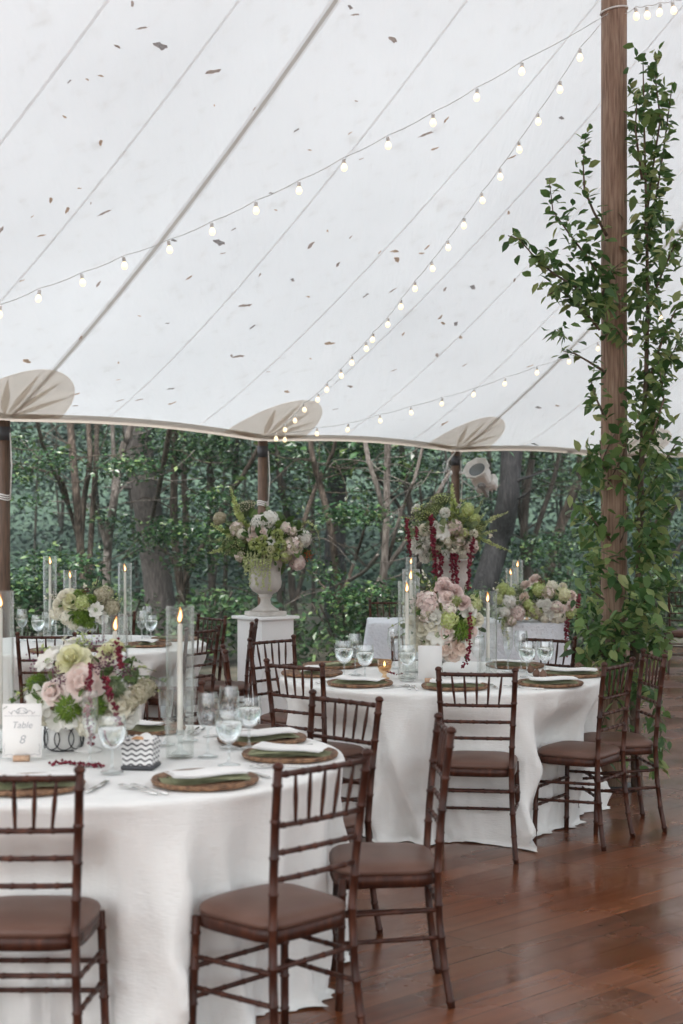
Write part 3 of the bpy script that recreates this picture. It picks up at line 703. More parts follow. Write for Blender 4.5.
def charger_mesh():
    mb = MB(); prof_ = [(0, .004)]
    for i in range(1, 17): prof_.append((.160*i/16, .004+(.0035 if i % 2 else .0)+(.010*((i-10)/6)**2 if i > 10 else 0)))
    prof_ += [(.168, .020), (.172, .014), (.168, .004), (.15, .0), (0, .0)]
    lathe(mb, prof_, 40, caps=False); return mb.mesh('woven_charger', M_rattan)
CHG = charger_mesh()
def napkin_meshes():
    out = []
    for k in range(2):
        mb = MB(); n, m_ = 14, 5; vs = []; fs = []
        for lay in range(3):
            o = len(vs); wd = .058-.008*lay; ln = .145-.012*lay
            for i in range(n+1):
                for j in range(m_+1):
                    x = -ln+2*ln*i/n; y = -wd+2*wd*j/m_
                    vs.append((x, y+.006*lay*(1 if k else -1)+.006*math.sin(x*18), .016+.005*lay+.003*math.sin(x*25+lay)+.003*math.sin(y*60)-(.006 if j in (0, m_) else 0)))
            for i in range(n):
                for j in range(m_): a = o+i*(m_+1)+j; fs.append((a, a+m_+1, a+m_+2, a+1))
        mb.add(vs, fs); out.append(mb.mesh('folded_napkin', M_napkin_g))
    mb = MB(); n, m_ = 12, 5; vs = []; fs = []
    for lay in range(2):
        o = len(vs)
        for i in range(n+1):
            for j in range(m_+1):
                x = -.128+.256*i/n; y = -.054+.106*j/m_+.004*lay; vs.append((x+.008*lay, y, .0345+.004*lay+.003*math.sin(x*25)+.002*(x/.128)**2-(.004 if j in (0, m_) else 0)))
        for i in range(n):
            for j in range(m_): a = o+i*(m_+1)+j; fs.append((a, a+m_+1, a+m_+2, a+1))
    mb.add(vs, fs); card = mb.mesh('linen_fold', M_napkin_w)
    return out, card
NAPS, MENU = napkin_meshes()
def place(u, v, cx, cy, what, card=True, ang=None):
    p = onz(u, v, TZ+.002); an = math.atan2(p.y-cy, p.x-cx)
    o = link('woven_charger', CHG, None, p, (0, 0, random.uniform(0, 6))); tag(o, 'round brown woven charger '+what, 'charger', 'woven chargers')
    a = an+PI/2+random.uniform(-.5, .5) if ang is None else ang
    o = link('folded_napkin', random.choice(NAPS), None, p, (0, 0, a)); tag(o, 'olive green folded napkin on the charger '+what, 'napkin', 'olive napkins')
    if card:
        o = link('white_napkin', MENU, None, p+Vector((0, 0, .001)), (.03, .02, a+random.uniform(-.2, .2))); tag(o, 'white linen napkin laid over the olive napkin '+what, 'napkin', 'white napkins')
    return p, an
def cut(nm, fn, m=M_silver): mb = MB(); fn(mb); return mb.mesh(nm, m)
def _fork(mb):
    tube(mb, [(0, -.10, .003), (0, -.02, .004), (0, .03, .006)], [.004, .0025, .002], 6); box(mb, (0, .045, .006), (.020, .03, .002))
    for k in range(4): box(mb, (-.008+.0053*k, .080, .006), (.0022, .042, .0018))
def _knife(mb): box(mb, (0, -.06, .004), (.012, .09, .006), bev=.002); box(mb, (.001, .045, .003), (.016, .12, .002))
FORK, KNIFE = cut('fork', _fork), cut('knife', _knife)
def cutlery(p, an, what):
    inw = Vector((-math.cos(an), -math.sin(an), 0)); lat = Vector((-inw.y, inw.x, 0)); rz = math.atan2(inw.y, inw.x)-PI/2
    for k, (nm, me, off) in enumerate((('fork', FORK, .205), ('fork', FORK, .235), ('knife', KNIFE, -.205))):
        o = link(nm, me, None, Vector((p.x, p.y, TZ+.003))+lat*off+inw*.02*k, (0, 0, rz+random.uniform(-.06, .06)))
        tag(o, 'silver %s %s charger %s' % (nm, ('close by', 'outside the inner fork by', 'beside')[k], what), nm, 'silver cutlery')
c1, c2, c3 = TC[1], TC[2], TC[3]
for a in [(205, 783, *c1, 'before the diagonal chair', True, .35), (290, 757, *c1, 'at the rim by the side-on chair', True, -.15), (262, 741, *c1, 'behind the half-full goblet', True, .5),
          (143, 731, *c1, 'beyond the bread basket'), (30, 788, *c1, 'behind the edge-cut chair rail', True, .1)]:
    p, an = place(*a); cutlery(p, an, a[4])
for a in [(360, 685, *c2, 'beside the amber votive'), (312, 675, *c2, 'by the overlapped chairs'), (332, 667, *c2, 'behind the goblet trio', False), (364, 664, *c2, 'hidden behind the wine glass', False), (455, 688, *c2, 'before the straight chair back'),
          (550, 685, *c2, 'with an olive stack at the cloth edge', True, .1), (572, 675.5, *c2, 'by the fig goblet', True, .05), (515, 667, *c2, 'under the trailing greens')]:
    p, an = place(*a)
    if a[1] > 680: cutlery(p, an, a[4])
for a in [(147, 646, *c3, 'by the trio near the woods'), (175, 640, *c3, 'near the edge-on chair by the woods', False), (55, 652, *c3, 'behind the spindle-back chair by the woods', False), (90, 650, *c3, 'before the cream-and-green blooms', False)]: place(*a)

# candles in cylinders
def candle(u, v, z, top_v, label, taper=None):
    p = onz(u, v, z); d = p.y; h = CH-(top_v-YH)*d/F-z
    o = empty('hurricane_candle', p, 0, label, 'candle', 'taper candles in glass cylinders')
    R = .0495
    mb = MB(); lathe(mb, [(0, .003), (R-.002, .003), (R, .006), (R, h), (R-.0035, h), (R-.0035, .012), (0, .010)], 36, caps=False); mb.build('glass_cylinder', M_glass, o)
    mb = MB(); lathe(mb, [(0, .012), (.030, .012), (.030, .018), (.010, .030), (.008, .07), (.015, .078), (.015, .10), (.012, .10), (.012, .088), (0, .088)], 20, caps=False); mb.build('holder', M_gob, o)
    th = h-.062 if taper is None else taper
    mb = MB(); lathe(mb, [(.0105, .084), (.0105, .09), (.009, th-.006), (.006, th), (0, th+.001)], 14); mb.build('taper', M_wax, o)
    mb = MB(); lathe(mb, [(0, th+.003), (.006, th+.008), (.0092, th+.018), (.008, th+.030), (.004, th+.046), (0, th+.060)], 12, caps=False)
    lean = random.uniform(-.10, .10); mb.v = [(x+lean*max(0, z-th)+.002*math.sin(90*(z-th)+u), y, z) for x, y, z in mb.v]; fl = mb.build('flame', M_flame, o)
    mb = MB(); hh = random.uniform(.85, 1.1); lathe(mb, [(0, th+.006), (.0035, th+.010), (.0058, th+.018), (.0046, th+.018+.010*hh), (.002, th+.018+.022*hh), (0, th+.018+.030*hh)], 10, caps=False)
    mb.v = [(x+lean*max(0, z-th)+.002*math.sin(90*(z-th)+u), y, z) for x, y, z in mb.v]; mb.build('core', M_core, fl)
    mb = MB(); tube(mb, [(0, 0, th), (.001, 0, th+.008)], .001, 5); mb.build('wick', M_iron, o)
candle(180, 758, TZ, 606, 'lone tall candle cylinder standing behind the bread basket')
candle(0, 752, TZ, 591, 'candle cylinder cut by the picture edge beside the number card')
candle(115, 741, TZ, 615, 'candle cylinder rising behind the anemone centrepiece, half hidden')
candle(50, 641, TZ, 556, 'tallest candle cylinder on the table by the woods')
candle(70, 637, TZ, 570, 'shorter candle cylinder behind the cream blooms by the woods')
candle(125, 643, TZ, 563, 'candle cylinder beside the big rough oak trunk')
candle(407, 679, TZ, 581, 'front candle cylinder of the close pair beside the peach roses')
candle(411, 672, TZ, 569, 'rear, taller candle cylinder of the close pair beside the peach roses')
candle(488, 676, TZ, 591, 'candle cylinder between the peach roses and the trailing greens')
candle(411, 621, TZ, 557, 'slender candle cylinder on the head table showing above the close pair')
candle(511, 621, TZ, 568, 'shorter of the two candles before the leaning dark trunk')
candle(517.5, 620, TZ, 560, 'taller of the two candles before the leaning dark trunk')

def lettering(text, size, parent, loc, m, shear=.25):
    cu = bpy.data.curves.new('lettering', 'FONT'); cu.body = text; cu.size = size; cu.shear = shear; cu.align_x = 'CENTER'; cu.align_y = 'CENTER'; cu.extrude = .0004
    tmp = bpy.data.objects.new('tmp', cu); COL.objects.link(tmp); dg = bpy.context.evaluated_depsgraph_get(); me = bpy.data.meshes.new_from_object(tmp.evaluated_get(dg))
    bpy.data.objects.remove(tmp); me.materials.clear(); me.materials.append(m); return link('lettering', me, parent, loc, (PI/2, 0, 0))
def number_card(u, v, w, h, label, write, rz):
    p = onz(u, v, TZ+.002); o = empty('number_card', p, rz, label, 'table card')
    mb = MB(); box(mb, (0, 0, .012+h/2), (w, .003, h), bev=.001); mb.build('card', M_card if write else M_frost, o)
    mb = MB(); tube(mb, [(-.028, -.012, .011), (.028, -.012, .011)], .011, 14); mb.build('cork', M_cork, o)
    if write:
        lettering('Table', .032, o, (0, -.0022, .012+h*.60), M_ink); lettering('8', .042, o, (0, -.0022, .012+h*.33), M_ink)
        q = MB()
        for s in (-1, 1):
            tube(q, [(s*(.004+.030*f+.004*math.sin(9*f)), -.0022, .012+h*(.88-.07*abs(math.sin(4.2*f)))) for f in np.linspace(0, 1.4, 22)], .0011, 5)
            tube(q, [(s*(.012+.010*f)*math.cos(5*f)*1, -.0022, .012+h*.87+.010*math.sin(5*f)) for f in np.linspace(0, 1.3, 18)], .0010, 5)
            tube(q, [(s*(w*.47-.004*abs(math.sin(5*f))), -.0022, .02+h*.02+h*.2*f) for f in np.linspace(0, 1, 12)], .0009, 5)
        tube(q, [(w*.46*f, -.0022, .020+.004*abs(math.sin(7*f))) for f in np.linspace(-1, 1, 30)], .0009, 5)
        tube(q, [(w*.46*f, -.0022, .012+h*.775) for f in (-1, 0, 1)], .0007, 5)
        q.build('border', M_ink, o)
number_card(22, 761, .135, .188, 'white table number card with grey scroll border propped on a cork', True, .06)
number_card(430, 682, .125, .180, 'plain white upright card propped on a cork below peach roses', False, -.05)

def dish(u, v):
    p = onz(u, v, TZ); o = empty('ceramic_dish', p, .2, 'small white rounded dish with dark looping wire scrolls', 'dish')
    mb = MB(); lathe(mb, [(0, 0), (.045, 0), (.062, .015), (.070, .045), (.064, .075), (.045, .094), (.02, .102), (0, .103)], 28, caps=False); mb.build('body', M_ceramic, o)
    mb = MB()
    for k in range(-3, 4):
        a0 = -PI/2+k*.72
        pts = []
        for t in np.linspace(0, 2*PI, 25):
            a = a0+.50*math.cos(t); z = .050+.040*math.sin(t); r = .073-.25*(z-.045)**2*18*.35; pts.append((r*math.cos(a), r*math.sin(a), z))
        tube(mb, pts, .0022, 6)
    tube(mb, [(.050*math.cos(a), .050*math.sin(a), .004) for a in np.linspace(0, 2*PI, 25)], .003, 6); mb.build('wire_scroll', M_iron, o)
dish(64, 750)
def basket(u, v):
    p = onz(u, v, TZ); o = empty('bread_basket', p, -.12, 'black and white wave-patterned square bread basket', 'basket')
    m = mat('wave_pattern', (.8, .8, .8), .7); b = m.node_tree.nodes['Principled BSDF']; tc = nd(m, 'ShaderNodeTexCoord')
    w = nd(m, 'ShaderNodeTexWave', wave_type='BANDS', bands_direction='Z'); w.inputs['Scale'].default_value = 18; w.inputs['Distortion'].default_value = 0
    sx = nd(m, 'ShaderNodeSeparateXYZ'); lk(m, tc.outputs['Object'], sx.inputs[0])
    ad = nd(m, 'ShaderNodeMath', operation='ADD'); lk(m, sx.outputs[0], ad.inputs[0]); lk(m, sx.outputs[1], ad.inputs[1])
    sn = nd(m, 'ShaderNodeMath', operation='MULTIPLY'); lk(m, ad.outputs[0], sn.inputs[0]); sn.inputs[1].default_value = 200
    s2 = nd(m, 'ShaderNodeMath', operation='SINE'); lk(m, sn.outputs[0], s2.inputs[0]); s3 = nd(m, 'ShaderNodeMath', operation='MULTIPLY_ADD'); lk(m, s2.outputs[0], s3.inputs[0]); s3.inputs[1].default_value = .0035; lk(m, sx.outputs[2], s3.inputs[2])
    cx = nd(m, 'ShaderNodeCombineXYZ'); lk(m, s3.outputs[0], cx.inputs[2]); lk(m, cx.outputs[0], w.inputs['Vector'])
    r = ramp(m, [(.18, (.035, .035, .04)), (.34, (.78, .77, .76))]); lk(m, w.outputs[1], r.inputs[0]); lk(m, r.outputs[0], b.inputs['Base Color'])
    hx = .052; mb = MB(); vs = []
    for z, s in ((.012, .94), (.10, 1.08), (.104, 1.08), (.104, 1.03), (.02, .90)): vs += [(-hx*s, -hx*s, z), (hx*s, -hx*s, z), (hx*s, hx*s, z), (-hx*s, hx*s, z)]
    mb.add(vs, [(4*i+j, 4*i+(j+1) % 4, 4*i+4+(j+1) % 4, 4*i+4+j) for i in range(4) for j in range(4)]+[(16, 17, 18, 19)]); mb.build('body', m, o, False)
    mb = MB(); box(mb, (0, 0, .008), (.112, .112, .016), bev=.004); mb.build('base', M_iron, o)
    # the cloth and the rolls inside are things of their own
    mb = MB(); n = 10; vs = []
    for i in range(n+1):
        for j in range(n+1):
            x = -.050+.100*i/n; y = -.050+.100*j/n; vs.append((x, y, 0.090+.012*math.sin(x*60+y*25)*math.cos(y*48)+.022*max(0, 1-(x*x+y*y)/.003)))
    mb.add(vs, [(i*(n+1)+j, (i+1)*(n+1)+j, (i+1)*(n+1)+j+1, i*(n+1)+j+1) for i in range(n) for j in range(n)]); q = mb.build('basket_napkin', M_napkin_w); q.location = p; q.rotation_euler = (0, 0, -.12); tag(q, 'white napkin lining the wave-patterned bread basket', 'napkin')
    mb = MB(); vs = []
    pr = [(0, -.024), (.018, -.020), (.029, -.006), (.030, .006), (.022, .020), (.010, .026), (0, .027)]; lathe(mb, pr, 16, caps=False); q = mb.build('bread_roll', M_bread); q.location = p+Vector((-.006, -.026, .098)); q.scale = (.8, .6, .5); tag(q, 'golden brown bread roll poking out of the wave-patterned basket', 'bread')
basket(141, 768)
def votive(u, v, z, label, grp='amber glass votive candles'):
    p = onz(u, v, z); o = empty('votive_holder', p, 0, label, 'votive', grp)
    mb = MB(); lathe(mb, [(0, .002), (.028, .002), (.028, .006), (.012, .014), (.010, .028), (.028, .040), (.038, .062), (.039, .105), (.036, .105), (.035, .064), (.02, .046), (0, .044)], 24, caps=False); mb.build('cup', M_amber, o)
    mb = MB(); lathe(mb, [(0, .047), (.024, .050), (.030, .064), (0, .066)], 16, caps=False); mb.build('wax', M_wax, o)
    mb = MB(); lathe(mb, [(0, .068), (.004, .073), (.005, .080), (.003, .090), (0, .097)], 8, caps=False); mb.build('flame', M_core, o)
votive(384.5, 679, TZ, 'amber ribbed votive cup among the goblets before the close candle pair')
votive(527, 620, TZ, 'glowing amber votive tucked under blooms on the head table')
mb = MB(); lathe(mb, [(0, 0), (.016, .004), (.024, .018), (.022, .034), (.010, .046), (.005, .056), (0, .057)], 14, caps=False); FIG = mb.mesh('fig', M_fig)
for u, v, w in ((536, 677.5, 'at the goblet foot'), (543, 678.5, 'close to the olive stack'), (531, 673, 'behind the clear goblet')):
    tag(link('fig', FIG, None, onz(u, v, TZ), (.2, .1, u), .9), 'small brown fig lying on the white cloth '+w, 'fig', 'brown figs on the peach-rose table')

# ------------------------------------------------------------------ flowers
def face_m(d, spin=0):
    d = Vector(d).normalized(); return (d.to_track_quat('Z', 'Y') @ Quaternion((0, 0, 1), spin)).to_matrix().to_4x4()
def petal_grid(mb, M, w, l, cup, curl, mat_, nu=3, nv=4):
    """petal growing along +x of M, cupping up in z"""
    vs = []; fs = []
    for i in range(nv+1):
        f = i/nv; wd = w*math.sin(PI*min(.96, .12+.80*f))**.7
        for j in range(nu+1):
            g = -1+2*j/nu; x = l*f; y = wd*g; z = cup*f*f+curl*f**3+abs(g)**2*wd*.35
            vs.append(M @ Vector((x, y, z)))
    for i in range(nv):
        for j in range(nu): a = i*(nu+1)+j; fs.append((a, a+nu+1, a+nu+2, a+1))
    mb.add(vs, fs, mat_)
FL = {}
def RZ(a): return Matrix.Rotation(a, 4, 'Z')
def RY(a): return Matrix.Rotation(a, 4, 'Y')
def T4(x, y, z): return Matrix.Translation((x, y, z))
def mk_rose(c):
    r_ = random.Random(3); mb = MB()
    for ring, (n, tilt, l, w, z) in enumerate(((6, .25, .95, .52, -.25), (6, .70, .85, .50, -.22), (5, 1.05, .72, .42, -.15), (4, 1.35, .60, .33, -.05), (4, 1.45, .52, .26, .02))):
        for k in range(n):
            M = RZ(2*PI*k/n+ring*.5+r_.uniform(-.12, .12)) @ T4(.06, 0, z) @ RY(-tilt+r_.uniform(-.08, .08)); petal_grid(mb, M, w, l, (.06, .14, .30, .36, .34)[ring], (-.26, -.16, -.05, .05, .05)[ring], 0, 4, 4)
    return mb.mesh('rose', PT[c])
def mk_anem(c, cen='green'):
    r_ = random.Random(5); mb = MB()
    for ring, n in enumerate((7, 6)):
        for k in range(n): petal_grid(mb, RZ(2*PI*k/n+ring*.45+r_.uniform(-.1, .1)) @ T4(.08, 0, .03*ring) @ RY(-.22-.18*ring), .36-.05*ring, .95-.12*ring, .12, -.12, 0)
    for p in fib(46, .0):
        q = Vector((p.x*.24, p.y*.24, .05+p.z*.2)); s = .035; mb.add([q+Vector((s, 0, 0)), q+Vector((0, s, 0)), q+Vector((-s, 0, 0)), q+Vector((0, -s, 0)), q+p*.05], [(0, 1, 4), (1, 2, 4), (2, 3, 4), (3, 0, 4)], 1)
    return mb.mesh('anemone', [PT[c], PT[cen]])
def mk_pom(c, n=90, l=.42, w=.16):
    mb = MB(); r_ = random.Random(9)
    for p in fib(n, -.75):
        M = T4(*(p*.58)) @ face_m(p, r_.uniform(0, 6)) @ RY(-PI/2+.25); petal_grid(mb, M, w, l, .04, -.10, 0, 2, 3)
    return mb.mesh('dahlia', PT[c])
def mk_hyd(c, c2=None, n=95):
    mb = MB(); r_ = random.Random(13)
    for p in fib(n, -.7):
        M = T4(*(p*(.78+r_.uniform(-.06, .12)))) @ face_m(p+Vector((r_.uniform(-.4, .4), r_.uniform(-.4, .4), r_.uniform(-.4, .4))), r_.uniform(0, 6)); mm = 1 if c2 and r_.random() < .45 else 0
        for k in range(4):
            q = RZ(k*PI/2); vs = [M @ q @ Vector(v) for v in ((0, 0, 0), (.10, -.10, .03), (.22, 0, .02), (.10, .10, .03))]; mb.add(vs, [(0, 1, 2, 3)], mm)
    return mb.mesh('hydrangea', [PT[c], PT[c2 or c]])
def mk_fuzz(c, n=260):
    mb = MB(); r_ = random.Random(17)
    for p in fib(n, -.9):
        b = p.orthogonal().normalized(); c_ = p.cross(b); p2 = (p+Vector((r_.uniform(-.3, .3), r_.uniform(-.3, .3), r_.uniform(-.3, .3)))).normalized(); q = p2*(.85+r_.uniform(0, .2)); o = p*.5; w = .07
        mb.add([o+b*w, o+c_*w, o-b*w, q], [(0, 1, 3), (1, 2, 3), (2, 0, 3)])
    return mb.mesh('dianthus_ball', PT[c])
def mk_umbel(c, n=70):
    mb = MB(); r_ = random.Random(19)
    for p in fib(n, .25):
        q = Vector((p.x, p.y, p.z*.55-.3))*r_.uniform(.9, 1.08); s = .075
        for k in range(2):
            M = T4(*q) @ face_m(p+Vector((r_.uniform(-.5, .5), r_.uniform(-.5, .5), 0)), r_.uniform(0, 6)); mb.add([M @ Vector(v) for v in ((s, 0, 0), (0, s, .02), (-s, 0, 0), (0, -s, .02))], [(0, 1, 2, 3)], 0)
        tube(mb, [(0, 0, -1.1), tuple(q)], .012, 3, 1, False)
    return mb.mesh('umbel', [PT[c], M_stem])
def mk_sprig(c, n=46):
    mb = MB(); r_ = random.Random(23)
    for i in range(n):
        p = Vector((r_.gauss(0, .38), r_.gauss(0, .38), r_.gauss(0, .38))); s = r_.uniform(.06, .12); o = len(mb.v)
        vs = [p+Vector(v)*s for v in ((1, 0, 0), (-1, 0, 0), (0, 1, 0), (0, -1, 0), (0, 0, 1), (0, 0, -1))]; mb.add(vs, [(0, 2, 4), (2, 1, 4), (1, 3, 4), (3, 0, 4), (2, 0, 5), (1, 2, 5), (3, 1, 5), (0, 3, 5)])
        if i % 3 == 0: tube(mb, [(0, 0, -.8), tuple(p)], .012, 3, 1, False)
    return mb.mesh('statice', [PT[c], M_stem])
MAKE = dict(rose=mk_rose, anem=mk_anem, pom=mk_pom, hyd=mk_hyd, fuzz=mk_fuzz, umb=mk_umbel, spr=mk_sprig)
NAMEF = dict(rose='rose', anem='anemone', pom='dahlia', hyd='hydrangea', fuzz='dianthus_ball', umb='umbel', spr='statice')
def flower(kind, c):
    if (kind, c) not in FL: FL[(kind, c)] = MAKE[kind](*c.split('+'))
    return FL[(kind, c)]
def beads(mb, pts, r, mat_=0, dens=150, jit=.6):
    """hanging amaranth: many small nubs along a curve"""
    pts = [Vector(p) for p in pts]
    for i in range(len(pts)-1):
        a, b = pts[i], pts[i+1]; n = max(3, int((b-a).length*dens))
        for k in range(n):
            f = (k+random.random())/n; p = a.lerp(b, f)+Vector((random.gauss(0, 1), random.gauss(0, 1), random.gauss(0, .6)))*r*jit; s = r*random.uniform(.45, .95)
            mb.add([p+Vector(v)*s for v in ((1, 0, 0), (-1, 0, 0), (0, 1, 0), (0, -1, 0), (0, 0, 1), (0, 0, -1))], [(0, 2, 4), (2, 1, 4), (1, 3, 4), (3, 0, 4), (2, 0, 5), (1, 2, 5), (3, 1, 5), (0, 3, 5)], mat_)
def spike(mb, pts, r0, mat_=0, dens=210):
    """bell spike: little cupped leaves around a stem, tapering to the tip"""
    pts = [Vector(p) for p in pts]; tot = sum((pts[i+1]-pts[i]).length for i in range(len(pts)-1)); acc = 0
    tube(mb, pts, [.004]+[.003]*(len(pts)-2)+[.0015], 5, 1)
    for i in range(len(pts)-1):
        a, b = pts[i], pts[i+1]; L = (b-a).length; t = (b-a).normalized(); o = t.orthogonal().normalized(); n = max(3, int(L*dens))
        for k in range(n):
            f = k/n; g = (acc+L*f)/tot; r = r0*(1.05-.85*g)*random.uniform(.7, 1.2); d = (Quaternion(t, k*2.4+i) @ o); p = a.lerp(b, f)
            M = T4(*p) @ face_m(d+t*.6, random.uniform(0, 6)) @ RY(-1.2); petal_grid(mb, M, r*.42, r, .3*r, 0, mat_, 2, 2)
        acc += L
def leafy(mb, n, R, c, mat_=0, sz=.035, squash=.8):
    for _ in range(n):
        d = Vector((random.gauss(0, 1), random.gauss(0, 1), random.gauss(0, .7))).normalized(); p = Vector(c)+Vector((d.x*R[0], d.y*R[1], d.z*R[2]))*random.uniform(.45, .98)
        M = T4(*p) @ face_m(d+Vector((random.uniform(-.7, .7), random.uniform(-.7, .7), random.uniform(-.4, .8))), random.uniform(0, 6)) @ RY(-.9); s = sz*random.uniform(.6, 1.3)
        petal_grid(mb, M, s*.42, s*1.5, .2*s, -.2*s, mat_, 2, 3)
def arrangement(label, base, d0, heads, R, hang=(), spikes=(), leaves=120, leafsz=.035, leafmat='leaf', vase=None, cv=None):
    """heads: (kind, colour, u, v, radius px); the back half of the bunch mirrors the front"""
    o = empty('flower_arrangement', base, 0, label, 'flowers'); B = Vector(base); cu, cvv = cv; C0 = P3(cu, cvv, d0)
    if vase: vase(o)
    for kind, c, u, v, rp in heads:
        p = P3(u, v, d0); dx, dz = p.x-C0.x, p.z-C0.z; q = 1-(dx/R[0])**2-(dz/R[2])**2; dy = R[1]*math.sqrt(max(q, 0.02)); r = rp*d0/F
        for sgn in (-1, 1):
            if sgn > 0 and kind in ('spr',): continue
            jit = 0 if sgn < 0 else random.uniform(-.02, .02)
            pos = Vector((p.x+jit, d0+sgn*max(0, dy-r*.5), p.z+jit)); out = Vector((dx*.42, sgn*max(dy, .45*R[1])*1.2, dz*.6+.22*R[2]))
            qn = out.to_track_quat('Z', 'Y') @ Quaternion((0, 0, 1), random.uniform(0, 6)); ob = link(NAMEF[kind], flower(kind, c), o, pos-B, qn, r*(random.uniform(1.1, 1.25) if kind not in ('hyd',) else random.uniform(.95, 1.05)))
    for pts, c, r in hang:
        mb = MB(); n = len(pts); beads(mb, [P3(u, v, d0-R[1]*(1.0 if i else .75)-(.05 if i else 0))-B for i, (u, v) in enumerate(pts)], r*1.35, 0, 230); mb.build('amaranth', PT[c], o)
    for pts, c, r in spikes:
        mb = MB(); spike(mb, [C0-B]+[P3(u, v, d0+random.uniform(-.05, .05))-B for u, v in pts], r*1.5); mb.build('bell_spike', [PT[c], M_stem], o)
    for k in range(11):
        a = random.uniform(-.35, PI+.35); q = Vector((math.cos(a)*R[0], random.uniform(-.9, .9)*R[1], math.sin(a)*R[2])); e = q*random.uniform(1.15, 1.42); mb = MB(); c0 = C0-B
        mid = c0+q*.6+Vector((0, 0, .03)); tip = c0+e-Vector((0, 0, .02)); pts = [c0+q*.3, mid, mid.lerp(tip, .55)+Vector((0, 0, .015)), tip]; tube(mb, pts, [.0022, .002, .0016, .001], 4, 1, False)
        for i in range(1, 3):
            for j in range(5):
                p = pts[i].lerp(pts[i+1], j/5); d = Vector((random.gauss(0, 1), random.gauss(0, 1), random.gauss(.2, .8))); M = T4(*p) @ face_m(d, random.uniform(0, 6)) @ RY(-1.1); z_ = leafsz*random.uniform(.35, .75); petal_grid(mb, M, z_*.35, z_, .2*z_, -.2*z_, 0, 2, 2)
        mb.build('sprig', [PT[random.choice(('sage', 'leaf', 'pale', 'lime', 'cream'))], M_stem], o)
    if leaves: mb = MB(); leafy(mb, leaves, (R[0]*.98, R[1]*.98, R[2]*.95), C0-B, 0, leafsz); mb.build('foliage', PT[leafmat], o)
    return o
def compote(bw, h, m=M_ceramic):
    def f(o):
        mb = MB(); lathe(mb, [(0, 0), (.05, 0), (.052, .008), (.018, .018), (.012, .05), (.02, h-.055), (bw*.75, h-.035), (bw, h), (bw-.006, h), (bw*.7, h-.028), (0, h-.04)], 28, caps=False); mb.build('compote_bowl', m, o)
    return f
# bread-basket table: anemones, blush roses, green dianthus, burgundy amaranth
arrangement('low centrepiece of white anemones, blush roses and burgundy amaranth by the number card', onz(88, 751, TZ), 5.12,
    [('anem','white',51,661,12),('rose','yellow',76,657,16),('rose','blush',89,680,18),('anem','white',47,699,16),('rose','blush',60,688,11),('fuzz','green',76,703,15),('fuzz','green',102,703,12),('fuzz','green',37,682,9),
     ('anem','white',62,716,11),('anem','white',77,714,9),('hyd','cream',93,720,15),('rose','cream',124,701,15),('rose','white',130,714,13),('hyd','tan',141,692,12),('spr','plum',39,662,12),('spr','plum',113,656,13),('spr','plum',127,667,11),('spr','plum',97,644,10),('spr','plum',60,668,8),
     ('rose','yellow',110,651,10),('fuzz','sage',121,684,10),('spr','lime',83,640,11),('rose','white',68,650,9),('spr','plum',66,677,8),('hyd','tan',134,700,10),('rose','cream',112,712,12),('hyd','white',112,722,11),('spr','plum',104,664,9),('hyd','cream',48,714,9)],
    (.21, .17, .16), [([(90,664),(89,690),(88,716),(92,746)],'burg',.0075), ([(105,676),(111,700),(116,714),(123,727)],'burg',.0075), ([(121,668),(119,645),(117,640)],'burg',.007)], (), 55, .028, 'leaf', compote(.075, .115), (90, 690))
o = MB(); beads(o, [onz(u, v, TZ+.008) for u, v in ((50, 764), (66, 762), (84, 765), (103, 766))], .0085, 0, 260); tag(o.build('amaranth_stem', PT['burg']), 'burgundy amaranth tassel lying on the white cloth before the dish', 'flower')
o = MB(); beads(o, [onz(u, v, TZ+.008) for u, v in ((386, 671), (395, 674), (404, 674))], .006, 0, 170); tag(o.build('amaranth_stem', PT['burg']), 'short burgundy amaranth tassel lying behind the amber votive', 'flower')
# peach-rose table
arrangement('low centrepiece of peach and mauve roses with one drooping burgundy amaranth', onz(440, 675, TZ), 7.87,
    [('hyd','mauve+blush',426,602,13),('hyd','tan+blush',424,615,9),('rose','mauve',443,586,9),('rose','mauve',453,590,8),('rose','blush',446,597,8),('rose','mauve',462,601,8),('hyd','blush+cream',448,608,8),('hyd','lime',447,618,12),('rose','white',432,617,10),('rose','cream',430,624,8),
     ('anem','white',436,633,10),('rose','blush',445,631,9),('fuzz','green',459,629,11),('rose','peach',443,645,10),('rose','peach',458,644,12),('rose','peach',452,652,9),('rose','cream',421,628,10),('rose','cream',419,641,9),('rose','white',468,610,8),('fuzz','lime',454,600,6),('hyd','cream',427,646,9),('hyd','lime',468,620,7),('hyd','pale',474,604,8),('rose','peach',434,651,8),('rose','cream',412,622,7),('rose','cream',476,618,7),('fuzz','lime',416,610,5),('anem','white',466,640,7),('rose','blush',470,630,6),('rose','white',424,652,6)],
    (.23, .17, .25), [([(470,613),(470,630),(469,648),(464,668)],'burg',.0075)], [([(432,590),(424,572)],'lime',.02)], 110, .03, 'leaf', compote(.08, .12, M_silver), (444, 620))
# table by the woods
arrangement('low centrepiece of cream and lime blooms in a silver compote near the woods', onz(84, 643, TZ), 9.98,
    [('rose','cream',68,597,9),('rose','yellow',74,600,9),('hyd','cream',58,613,8),('hyd','lime',87,602,9),('anem','white',99,609,7),('fuzz','green',83,616,9),('hyd','tan',103,595,9),('hyd','tan',112,607,9),('hyd','cream',70,616,9),('spr','blush',52,596,6),('spr','burg',87,590,4),('fuzz','green',81,593,5),('fuzz','green',95,598,5),('rose','cream',62,604,8),('hyd','cream',76,622,8),('fuzz','green',91,621,7),('rose','white',104,616,6)],
    (.22, .18, .15), (), [([(60,600),(55,592)],'blush',.018)], 90, .032, 'leaf', compote(.085, .135, M_silver), (84, 607))
